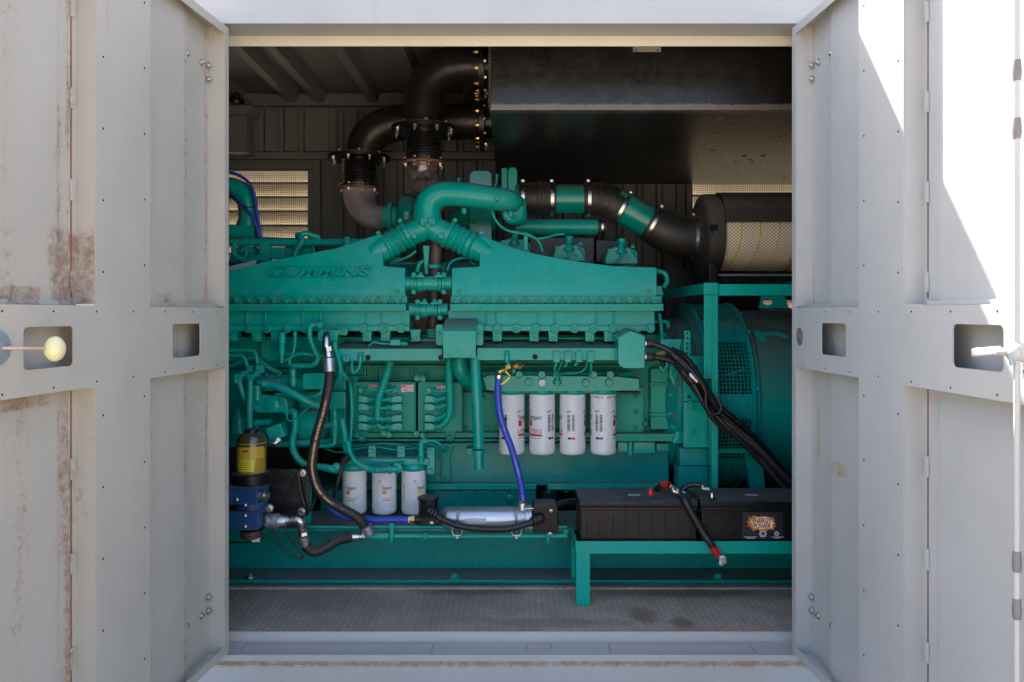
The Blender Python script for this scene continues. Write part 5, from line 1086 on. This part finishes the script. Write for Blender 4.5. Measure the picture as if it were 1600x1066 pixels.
part('sticker', 'sticker', lambda bm: patch(bm, lambda a, v, w: V((P(a, 0, YH-.03).x, YH-.0552*math.cos(math.radians(v)), P(0, 810, YH).z+.0552*math.sin(math.radians(v)))), 727, 760, -10, 14, 8), ch, raw=True)
part('inlet_pipe', 'alu', lambda bm: tpx(bm, [(678, 812, YH), (697, 812, YH)], 3.2, 14, 2), ch)
part('valve_body', 'blackp', lambda bm: (bxp(bm, 658.5, 806, 681, 819.5, .58, .06), tpx(bm, [(648, 812, .61), (660, 812, .61)], 6.5, 20, 2)), ch, bev=0)
part('white_dot', 'white', lambda bm: bxp(bm, 672, 815, 677, 819, .578, .002), ch)
part('terminal_box', 'blackp', lambda bm: lathe(bm, P(669, 806, .60), (0, 0, 1), [(q*sh, h*sh) for q, h in ((15, 0), (15, 24), (16.5, 25), (16.5, 29), (15, 30))], 8), ch)
for a, b in ((660, 778), (675, 778)): bolt(a, b, .585, ch, 1.5, 'steel', d=(0, -.2, 1), kind='dome')
part('brass_union', 'brass', lambda bm: lathe(bm, P(640, 812, .61), (1, 0, 0), [(q*sh, h*sh) for q, h in ((5, 0), (5, 3), (6.5, 3.2), (6.5, 8), (5, 8.2), (5, 10))], 6), ch)
part('union_ring', 'white', lambda bm: lathe(bm, P(638.5, 812, .61), (1, 0, 0), [(5.6*sh, 0), (5.6*sh, .004)], 18), ch)
part('power_lead', 'cable', lambda bm: (tpx(bm, [(667, 797, .56), (676, 801, .54), (690, 811, .53), (715, 821, .525), (750, 826.5, .525), (790, 826.5, .525), (820, 820, .53), (838, 813, .54), (849, 810, .56)], [5.5, 5, 5, 5, 5, 5, 5, 5.5, 5.5], 14), tpx(bm, [(671, 798, .545), (684, 806, .53)], 7, 14, 4, rib=(6, .8)), tpx(bm, [(831, 815, .535), (846, 810, .55)], 6.6, 14, 4, rib=(6, .8))), ch)
for x in (714.5, 807):
    part('strap_clamp', 'steel', lambda bm: (tpx(bm, [(x, 791, .64), (x, 791, .60), (x, 797, .565), (x, 810, .56), (x, 826, .565), (x, 846, .585)], 1.3, 8), tpx(bm, [(x-7.5, 824, .57), (x-7.5, 833, .57), (x-4, 837, .57), (x+4, 837, .57), (x+7.5, 833, .57), (x+7.5, 824, .57)], 1.3, 8, 4), ppx(bm, [(x-5, 836), (x+5, 836), (x+1, 842), (x-1, 842)], .572, .004)), ch)
# hoses
hs = top('black_hose', 'rubber', lambda bm: tpx(bm, [(515, 576, .62), (514, 600, .60), (506, 640, .58), (496, 675, .57), (489, 710, .56), (488, 735, .56), (496, 762, .55), (513, 782, .55), (538, 797, .55), (560, 810, .56), (573, 828, .58)], 7.6, 24, 8), 'long thick black hydraulic hose with gold print curving down past the fuel filters', 'hose')
def goldp(bm):
    ctr, ts = catmull([P(*p) for p in [(515, 576, .62), (514, 600, .60), (506, 640, .58), (496, 675, .57), (489, 710, .56), (488, 735, .56), (496, 762, .55), (513, 782, .55), (538, 797, .55)]], 30)
    r = 7.75*S(.57); run = 0; on = .0; a = None; prev = None
    for i in range(1, len(ctr)-1):
        if ts[i] < 1.6: continue
        t = (ctr[i+1]-ctr[i-1]).normalized(); view = V((0, -1, 0)); side = t.cross(view).normalized(); fwd = side.cross(t).normalized()
        if fwd.y > 0: fwd = -fwd
        if side.x < 0: side = -side
        w = .40
        L = [ctr[i]+(fwd*math.cos(a_)+side*math.sin(a_))*r for a_ in (.05, .05+w)]
        k = random.random()
        if prev and k > .12:
            q = [bm.verts.new(p) for p in (prev[0], L[0], L[1], prev[1])]; bm.faces.new(q)
        prev = L
bm = bmesh.new(); goldp(bm); mk('hose_print', bm, M['gold'], hs, raw=True)
part('hose_elbow', 'steel', lambda bm: (tpx(bm, [(511, 521, .66), (510, 530, .64), (510, 540, .63), (512, 548, .63), (513, 556, .625)], [5.5, 6.8, 6.8, 6, 6], 20)), hs)
part('hose_nut', 'steel', lambda bm: (tpx(bm, [(511.5, 542, .63), (512.5, 549, .63)], 7.6, 6, 2), tpx(bm, [(513, 552, .63), (513.5, 558, .628)], 7.4, 20, 2)), hs)
part('hose_ferrule', 'alu', lambda bm: tpx(bm, [(513.8, 560, .625), (515, 581, .618)], 8.6, 24, 2), hs)
part('hose_ferrule', 'alu', lambda bm: tpx(bm, [(571, 822, .575), (577, 833, .585)], 8.8, 24, 2), hs)
h2 = top('black_hose', 'rubber', lambda bm: tpx(bm, [(476, 848, .50), (482, 858, .50), (493, 862, .50), (510, 855, .52), (528, 844, .55), (548, 839.5, .58)], 8., 24), 'short black hose under the blue filter housing, bent like a hook', 'hose')
part('hose_ferrule', 'steel', lambda bm: tpx(bm, [(544, 839.5, .58), (560, 838.5, .59)], 6.8, 20, 2), h2); part('hose_nut', 'steel', lambda bm: (tpx(bm, [(560, 838.5, .59), (566, 838.5, .59)], 5, 14, 2), tpx(bm, [(566, 838.5, .59), (572, 838.5, .59)], 6.4, 6, 2)), h2)
part('hose_elbow', 'steel', lambda bm: (tpx(bm, [(448, 813, .47), (462, 812, .47), (470, 816, .47), (472, 826, .48)], [6.5, 7, 7, 6.5], 16), tpx(bm, [(472, 824, .48), (473, 830, .485)], 8.2, 6, 2), tpx(bm, [(473, 832, .485), (474, 837, .485)], 8, 6, 2)), h2)
part('hose_ferrule', 'alu', lambda bm: tpx(bm, [(474, 838, .488), (477, 852, .498)], 7.6, 18, 2), h2)
part('hose_coupling', 'rustd', lambda bm: (lathe(bm, P(402, 814, .44), (1, 0, 0), [(q*S(.44), h*S(.44)) for q, h in ((7.5, 0), (7.5, 16))], 20)), h2)
part('hose_coupling', 'alu', lambda bm: (lathe(bm, P(416, 814, .45), (1, -.02, 0), [(q*S(.44), h*S(.44)) for q, h in ((9, 0), (11, 1), (11, 10), (9.5, 11), (11.5, 12), (11.5, 19), (9, 20), (8.5, 28), (7, 32))], 24)), h2)
bh = top('blue_hose', 'blueh', lambda bm: tpx(bm, [(779.5, 590, .66), (778, 610, .65), (780, 640, .64), (787, 668, .63), (799, 700, .62), (809, 735, .61), (815, 762, .61), (817, 782, .61)], 5.4, 20), 'bright blue hose hanging in front of the first oil filter', 'hose')
def bluep(bm):
    ctr, ts = catmull([P(*p) for p in [(779.5, 590, .66), (778, 610, .65), (780, 640, .64), (787, 668, .63), (799, 700, .62), (809, 735, .61), (815, 762, .61), (817, 782, .61)]], 24)
    r = 5.5*S(.63)
    for i in range(30, len(ctr)-1):
        if random.random() < .35 or (i//26) % 2: continue
        p, q = ctr[i]+V((-.001, -r, 0)), ctr[i]*.55+ctr[i+1]*.45+V((-.001, -r, 0)); bm.faces.new([bm.verts.new(v) for v in (p, p+V((.004, .0005, 0)), q+V((.004, .0005, 0)), q)])
bm = bmesh.new(); bluep(bm); mk('hose_print', bm, M['white'], bh, raw=True)
part('hose_clip', 'steel', lambda bm: (tpx(bm, [(779.5, 586, .66), (779.5, 591, .66)], 6.6, 20, 2)), bh)
bv = part('brass_valve', 'brass', lambda bm: (tpx(bm, [(778, 583, .66), (786, 579, .67), (800, 575, .70), (816, 569, .75)], [4.5, 4.5, 5, 4], 14), tpx(bm, [(790, 577, .675), (797, 575, .68)], 6.6, 6, 2), tpx(bm, [(806, 572, .70), (812, 570, .72)], 6.4, 6, 2)), bh)
part('valve_lever', 'yellow', lambda bm: tpx(bm, [(790, 580, .655), (796, 589, .65), (789, 597, .645), (783, 601, .645)], 1.6, 8), bh)
part('valve_nut', 'steel', lambda bm: sphere(bm, P(796, 587, .65), .007), bh)
top('blue_hose', 'blueh', lambda bm: tpx(bm, [(515, 792, .66), (528, 803, .65), (548, 810, .64), (580, 812, .62), (640, 812, .61)], 5.4, 20), 'blue hose running level under the white fuel filters', 'hose')
top('black_conduit', 'cable', lambda bm: tpx(bm, [(866, 793, .66), (878, 787, .68), (897, 784, .72), (915, 784, .8)], 5.5, 16), 'thick black conduit between the heater and the left battery', 'conduit')
# battery stand, batteries
YS = .388
bs = thing('battery_stand', 'bright teal angle steel shelf with a square front leg holding the batteries', 'stand', (P(905, 0, YS).x, .55, FL))
zs0 = P(0, 846, YS).z; zs1 = P(0, 865.5, YS).z; X0 = P(904, 0, YS).x; X1 = P(1330, 0, YS).x
part('front_rail', 'greenl', lambda bm: box(bm, X0-.012, X1, YS, YS+.006, zs1, zs0), bs, bev=.0015)
part('shelf', 'greenl', lambda bm: box(bm, X0-.006, X1, YS+.0065, .70, zs1+.004, zs1+.010), bs)
part('end_rail', 'greenl', lambda bm: box(bm, X0-.012, X0-.0065, YS+.0065, .70, zs1, zs0), bs, bev=.001)
for x, y in ((X0-.010, YS+.001), (X1-.06, YS+.001), (X0-.01, .66), (X1-.06, .66)):
    if y > .6: part('leg', 'greenl', lambda bm: box(bm, x, x+.045, y-.02, y+.03, zf+.0005 if y > .6 else FL, zs1+.003), bs, bev=.002)
    else: part('leg', 'greenl', lambda bm: box(bm, x, x+.057, y, y+.05, FL, zs1-.0002), bs, bev=.002)
zb0 = zs1+.0105; zbt = rel(-.7717)
def battery(xa, xb, lab, extra=None):
    YB0 = .41; xc = (xa+xb)/2
    b = thing('battery', lab, 'battery', (xc, .53, zb0), 'batteries on the stand')
    part('case', 'blackp', lambda bm: box(bm, xa+.006, xb-.006, YB0+.006, .645, zb0, zbt-.028), b, bev=.005)
    part('lid', 'blackp', lambda bm: (box(bm, xa, xb, YB0, .651, zbt-.027, zbt)), b, bev=.006)
    part('lid_rim', 'blackp', lambda bm: box(bm, xa+.003, xb-.003, YB0+.003, .648, zbt-.040, zbt-.0275), b, bev=.003)
    n = 9
    for k in range(n):
        x = xa+.03+(xb-xa-.06)*k/(n-1); part('case_rib', 'blackp', lambda bm: box(bm, x-.002, x+.002, YB0+.003, YB0+.0065, zb0+.004, zbt-.045), b, bev=.001)
    for k in range(4):
        x = xa+.006; y = .45+.05*k; part('case_rib', 'blackp', lambda bm: box(bm, x-.003, x-.0005, y-.003, y+.003, zb0+.004, zbt-.045), b)
    part('lid_latch', 'blackp', lambda bm: box(bm, xc-.02, xc+.02, YB0-.003, YB0+.01, zbt-.006, zbt+.002), b, bev=.001)
    part('sticker', 'sticker', lambda bm: box(bm, xc-.028, xc+.022, .50, .53, zbt+.0002, zbt+.001), b)
    return b
xa = P(905.5, 0, .41).x
b1 = battery(xa, xa+.49, 'black battery with a red terminal cap, left one on the teal stand')
b2 = battery(xa+.497, xa+.987, 'black battery with the orange burst emblem on its front, right one')
part('terminal_cap', 'redp', lambda bm: lathe(bm, P(1016.5, 773, .44), (0, 0, 1), [(.016, 0), (.016, .003), (.012, .004), (.010, .026), (.006, .028)], 16), b1)
part('terminal_post', 'steel', lambda bm: lathe(bm, P(1112.5, 778, .43), (0, 0, 1), [(.009, 0), (.0085, .02), (.006, .022)], 16), b2)
part('terminal_boss', 'blackp', lambda bm: lathe(bm, P(1112.5, 779, .43), (0, 0, 1), [(.015, 0), (.015, .004)], 16), b2)
for i, x in enumerate((1071, 1076, 1081)):
    part('carry_handle', 'cable', lambda bm: tpx(bm, [(x, 767, .60), (x+6, 773, .52), (x+13, 779, .43)], 1.5, 8), b1 if i == 0 else b2)
# burst emblem
Yb = .4137
fb = lambda k: (lambda u, v, w: P(u, v, Yb-.0003*k)-V((0, .001, 0)))
def burst(bm, cx, cy, rx, ry, n, ratio, k, seed):
    rnd = random.Random(seed); pts = []
    for i in range(2*n):
        a = math.pi*i/n; r = (1 if i % 2 == 0 else ratio)*(rnd.uniform(.8, 1.12) if i % 2 == 0 else 1); q = 1/max(abs(math.cos(a)), abs(math.sin(a)))**.6
        pts.append((cx+rx*r*q*math.cos(a), cy+ry*r*q*math.sin(a)))
    c = bm.verts.new(fb(k)(cx, cy, 0)); vs = [bm.verts.new(fb(k)(u, v, 0)) for u, v in pts]
    for i in range(len(vs)): bm.faces.new((c, vs[i], vs[(i+1) % len(vs)]))
M['burst1'] = paint('burst_rust_orange', (.30, .06, .01), .4, dust=0, bump=0); M['burst2'] = paint('burst_orange', (.70, .22, .03), .4, dust=0, bump=0); M['crim'] = paint('crimson_print', (.42, .0, .03), .4, dust=0, bump=0); M['burst3'] = paint('burst_pale', (.9, .78, .55), .4, dust=0, bump=0)
em = part('emblem', 'ink', lambda bm: box(bm, P(1160, 0, .41).x, P(1224, 0, .41).x, .4131, .4158, P(0, 843, .41).z, P(0, 801, .41).z), b2)
part('emblem_burst', 'burst1', lambda bm: burst(bm, 1190, 817.5, 25, 12.6, 16, .78, 1, 3), em, raw=True)
part('emblem_glow', 'burst2', lambda bm: burst(bm, 1190, 817.5, 23, 12, 15, .82, 2, 5), em, raw=True)
part('emblem_core', 'burst3', lambda bm: burst(bm, 1190.5, 817.6, 17.6, 9.8, 9, .93, 3, 6), em, raw=True)
for tx, rc in (('ENERGY', (1175.5, 817.6, 1206, 809.8)), ('POWER', (1177, 826, 1204, 818.2))):
    part('lettering', 'crim', lambda bm: text_to(bm, tx, rc, fb(5), bold=.025, shear=.1), em, raw=True)
def petals(bm, cx, cy, r, n, pr):
    for i in range(n):
        a = 2*math.pi*i/n; c = (cx+r*math.cos(a), cy+r*math.sin(a)); o = [(c[0]+pr*math.cos(t), c[1]+pr*math.sin(t)) for t in [k*math.pi/5 for k in range(10)]]; q = [(c[0]+pr*.5*math.cos(t), c[1]+pr*.5*math.sin(t)) for t in [k*math.pi/5 for k in range(10)]]
        for k in range(10): bm.faces.new([bm.verts.new(fb(4)(u, v, 0)) for u, v in (o[k], o[(k+1) % 10], q[(k+1) % 10], q[k])])
part('flower_symbol', 'white', lambda bm: petals(bm, 1192, 834, 4.2, 8, 1.9), em, raw=True)
part('ring_symbol', 'white', lambda bm: petals(bm, 1213.4, 833.8, 2.6, 5, 1.5), em, raw=True)
def tiny(bm):
    for x0, x1 in ((1163, 1181), (1206, 1221)):
        for j in (838.6, 840.6):
            x = x0+(0 if j < 839 else 4)
            while x < x1-(0 if j < 839 else 4): q = x+random.uniform(1.2, 3); bm.faces.new([bm.verts.new(fb(4)(u, v, 0)) for u, v in ((x, j), (q, j), (q, j+1), (x, j+1))]); x = q+.6
part('small_print', 'white', tiny, em, raw=True)
# battery cables
bc = top('battery_cable', 'cable', lambda bm: tpx(bm, [(1062, 770, .46), (1070, 782, .40), (1080, 800, .385), (1096, 828, .375), (1108, 846, .36), (1119, 863, .36)], [6, 6.3, 6.3, 6, 5.6, 5.2], 20), 'thick black battery cable hanging over the shelf edge with a red taped end', 'cable')
part('red_tape', 'redp', lambda bm: tpx(bm, [(1112, 854, .36), (1118, 862, .36), (1123, 868, .36)], [6.2, 6, 4.4], 18), bc)
part('lug', 'steel', lambda bm: (tpx(bm, [(1123, 868, .36), (1127, 874, .36)], 3.6, 12, 2), obox(bm, P(1129, 876, .355), V((.5, 0, -.86)), V((0, 1, 0)), V((.86, 0, .5)), .014, .004, .011)), bc, bev=0)
bolt(1130, 872, .35, bc, 3, 'steel'); bolt(1127, 880, .35, bc, 2.8, 'steel')
part('clamp', 'steel', lambda bm: (obox(bm, P(1056, 768, .45), V((.9, 0, -.3)), V((0, 1, 0)), V((.3, 0, .9)), .016, .012, .006)), bc, bev=.002)
bolt(1052, 764, .45, bc, 2.8, 'steel', d=(0, -.4, 1)); bolt(1059, 766, .44, bc, 2.8, 'steel', d=(0, -.4, 1))
part('white_mark', 'white', lambda bm: sphere(bm, P(1067, 770, .435), .007, (1.6, 1, .8)), bc)
rc_ = top('battery_cable', 'cable', lambda bm: tpx(bm, [(1020, 772, .62), (1026, 764, .58), (1034, 758, .55), (1046, 757, .52)], 4, 16), 'short arched black cable with red tape behind the left battery terminals', 'cable')
part('red_tape', 'redp', lambda bm: tpx(bm, [(1035, 757.5, .55), (1046, 757.5, .52)], 5.2, 16, 4), rc_)
part('clamp', 'steel', lambda bm: obox(bm, P(1051, 761, .50), V((.8, 0, -.5)), V((0, 1, 0)), V((.5, 0, .8)), .014, .012, .007), rc_, bev=.002)
lc = top('battery_cable', 'cable', lambda bm: tpx(bm, [(1062, 772, .50), (1070, 762, .50), (1084, 757, .50), (1096, 759, .49)], 4.2, 16), 'short arched black cable ending in a steel clamp over the right battery', 'cable')
part('clamp', 'steel', lambda bm: (obox(bm, P(1102, 763, .48), V((.94, 0, -.3)), V((0, 1, 0)), V((.3, 0, .94)), .017, .012, .007)), lc, bev=.002); bolt(1098, 760, .47, lc, 2.6, 'steel', d=(0, -.4, 1)); bolt(1107, 764, .47, lc, 2.6, 'steel', d=(0, -.4, 1))
# loom of black cables to the right
lm = thing('cable_loom', 'bundle of black cables sagging from the engine box down to the right', 'cables', tuple(P(1130, 700, .62)))
base = [(1022, 538), (1045, 548), (1066, 566), (1086, 590), (1102, 614), (1120, 640), (1145, 664), (1175, 690), (1205, 722), (1245, 765), (1290, 810)]
rnd = random.Random(4)
for i, (dx, dy, yy) in enumerate(((0, 0, .66), (3, 7, .65), (-5, 9, .66), (6, -4, .68), (-2, 14, .65), (5, 3, .62), (8, 10, .63))):
    pts = []
    for j, (x, y) in enumerate(base):
        f = min(1, j/2); g_ = 1+.25*math.sin(j*1.3+i*2)
        pts.append((x+dx*f*g_, y+(dy*f*g_ if i != 1 else dy*f+(20 if j == 0 else 12 if j == 1 else 4 if j == 2 else 0)), yy-.015*math.sin(j+i)))
    if i > 1: pts = pts[1:]
    part('cable', 'cable', lambda bm: tpx(bm, pts, 4.6 if i < 5 else 3.4, 12), lm)
part('cable', 'cable', lambda bm: tpx(bm, [(1066, 566, .62), (1088, 588, .60), (1102, 610, .59), (1103, 632, .585), (1110, 646, .585), (1121, 647, .585), (1127, 637, .59), (1122, 622, .60)], 2.8, 12), lm)
part('bare_wires', 'gold', lambda bm: [tpx(bm, [(1022, 556+k*1.4, .70), (1030, 551+k*1.2, .69), (1040, 549+k, .68), (1048, 553+k, .67)], .8, 6) for k in range(5)], lm)
part('grey_splice', 'alu', lambda bm: tpx(bm, [(1077, 583, .61), (1083, 590, .605), (1090, 597, .60)], [3, 4.2, 3], 12), lm)
for x, y in ((1062, 560), (1088, 592), (1150, 668), (1080, 580)):
    part('cable_tie', 'cable', lambda bm: tpx(bm, [(x-9, y+12, .62), (x, y, .60), (x+10, y-9, .62)], 1.1, 6), lm)
part('cable_tie', 'cable', lambda bm: tpx(bm, [(1061, 556, .66), (1064, 540, .68), (1070, 524, .70)], .9, 6), lm)
# yellow bowled separator and blue housings
Yw = .45; sw = S(Yw)
ws = thing('water_separator', 'fuel water separator with a yellow labelled bowl on a blue body, left by the door', 'filter', tuple(P(393, 846, Yw)))
def L(prof, mat, name, y, n=40, x=393, par=ws, **k): return part(name, mat, lambda bm: lathe(bm, P(x, y, Yw), (0, 0, 1), [(q*sw, h*sw) for q, h in prof], n), par, **k)
L([(21.5, 0), (21.8, 2), (22, 20), (22, 48)], 'amber', 'bowl', 739)
L([(22.1, 0), (22, 1), (21.5, 6), (18.5, 11.5), (13, 14.5), (9, 15.5)], 'smoke', 'bowl_dome', 690.5)
L([(22.2, 0), (22.2, 7.5)], 'smoke', 'bowl_band', 699)
L([(22.25, 0), (22.25, 1.2)], 'gold', 'fluid_line', 691.8)
L([(8, 0), (11, 1), (11, 5.5), (10, 7)], 'blackp', 'bowl_cap', 677, 14)
fnw = on_cyl(P(393, 0, Yw).x, Yw, 22.1*sw)
M['goldl'] = paint('ochre_label', (.50, .33, .03), .35, dust=0, bump=0); M['yl'] = paint('lemon_label', (.72, .68, .03), .4, dust=0, bump=0)
part('ochre_label', 'goldl', lambda bm: patch(bm, fnw, -1.25, 1.3, 718, 699.5, 20), ws, raw=True)
part('warning_label', 'yl', lambda bm: patch(bm, fnw, -1.28, .48, 737.5, 718.3, 16), ws, raw=True)
def wtxt(bm):
    for j in range(5):
        v = 720+j*3.4; a = -1.1
        while a < .36: q = min(.38, a+random.uniform(.05, .16)); patch(bm, fnw, a, q, v+1, v, 2, .0004); a = q+.035
    patch(bm, fnw, -.30, .12, 706.5, 704, 4, .0004)
part('label_print', 'ink', wtxt, ws, raw=True)
cw = L([(29, 0), (29.5, 1), (29.5, 14), (27, 17), (23, 17.5)], 'blackp', 'collar', 754.5)
def ribs(bm):
    for k in range(28):
        a = -1.6+3.2*k/27; c = P(393, 746, Yw); obox(bm, c+V((math.sin(a), -math.cos(a), 0))*29.8*sw, V((math.cos(a), math.sin(a), 0)), V((math.sin(a), -math.cos(a), 0)), V((0, 0, 1)), .0035, .002, .018)
part('grip_ribs', 'blackp', ribs, cw, kind='stuff')
L([(20, 0), (25, 2), (26, 30), (26, 44), (24, 45)], 'bluep', 'body', 800)
part('port_block', 'bluep', lambda bm: (bxp(bm, 335, 765, 402, 789, .36, .1), bxp(bm, 335, 762, 404, 765.5, .355, .12)), ws, bev=.003)
part('port_block', 'bluep', lambda bm: bxp(bm, 335, 802, 403, 829, .36, .1), ws, bev=.003)
part('port_plug', 'steel', lambda bm: (lathe(bm, P(402, 774, .40), (1, -.1, 0), [(q*S(.4), h*S(.4)) for q, h in ((7, 0), (9, 1), (9, 5), (7.5, 6), (9, 7), (9, 13), (5, 14), (5, 19))], 12)), ws)
for x, y in ((383, 789.5), (383, 806), (383, 823), (370, 781)): bolt(x, y, .358, ws, 2.4, 'steel', kind='dome')
bolt(421, 794, .42, ws, 4.5, 'steel')
L([(10, 0), (15, 2), (17, 10), (17, 14)], 'rustd', 'drain_bowl', 842); part('drain_plug', 'white', lambda bm: tpx(bm, [(394, 844, .43), (406, 844, .43)], 3.4, 12, 2), ws)
mp_ = top('mounting_plate', 'black', lambda bm: bxp(bm, 405, 734, 482, 806, .58, .02), 'black steel mounting plate behind the yellow bowled separator', 'plate', bev=.004)
for x, y in ((472, 739), (471.5, 799)): bolt(x, y, .578, mp_, 4.4, 'steel')
part('cross_strut', 'cable', lambda bm: (tpx(bm, [(445, 785, .56), (455, 760, .56), (468, 735, .56), (482, 728, .6)], 1.6, 8), tpx(bm, [(466, 738, .56), (469, 765, .56), (476, 790, .56), (482, 800, .58), (490, 785, .6), (494, 765, .6)], 2.2, 8)), mp_)
top('thin_black_cable', 'cable', lambda bm: tpx(bm, [(428, 824, .46), (433, 845, .45), (448, 862, .44), (466, 872, .44), (473, 871, .44), (466, 857, .44), (455, 842, .45), (445, 824, .46)], 1.7, 10), 'thin black cable looping below the steel couplings', 'cable')
top('thin_black_cable', 'cable', lambda bm: tpx(bm, [(340, 846, .44), (375, 848, .43), (405, 844, .43), (420, 832, .44), (428, 824, .46)], 1.4, 10), 'thin black cable running left from the couplings to the door edge', 'cable')
top('black_tie_lead', 'cable', lambda bm: (tpx(bm, [(544, 712, .70), (536, 722, .70)], 6, 12, 2), tpx(bm, [(537, 722, .70), (530, 745, .68), (524, 765, .68), (520, 790, .70)], 2.6, 10)), 'slim black lead hanging left of the fuel filters', 'cable')
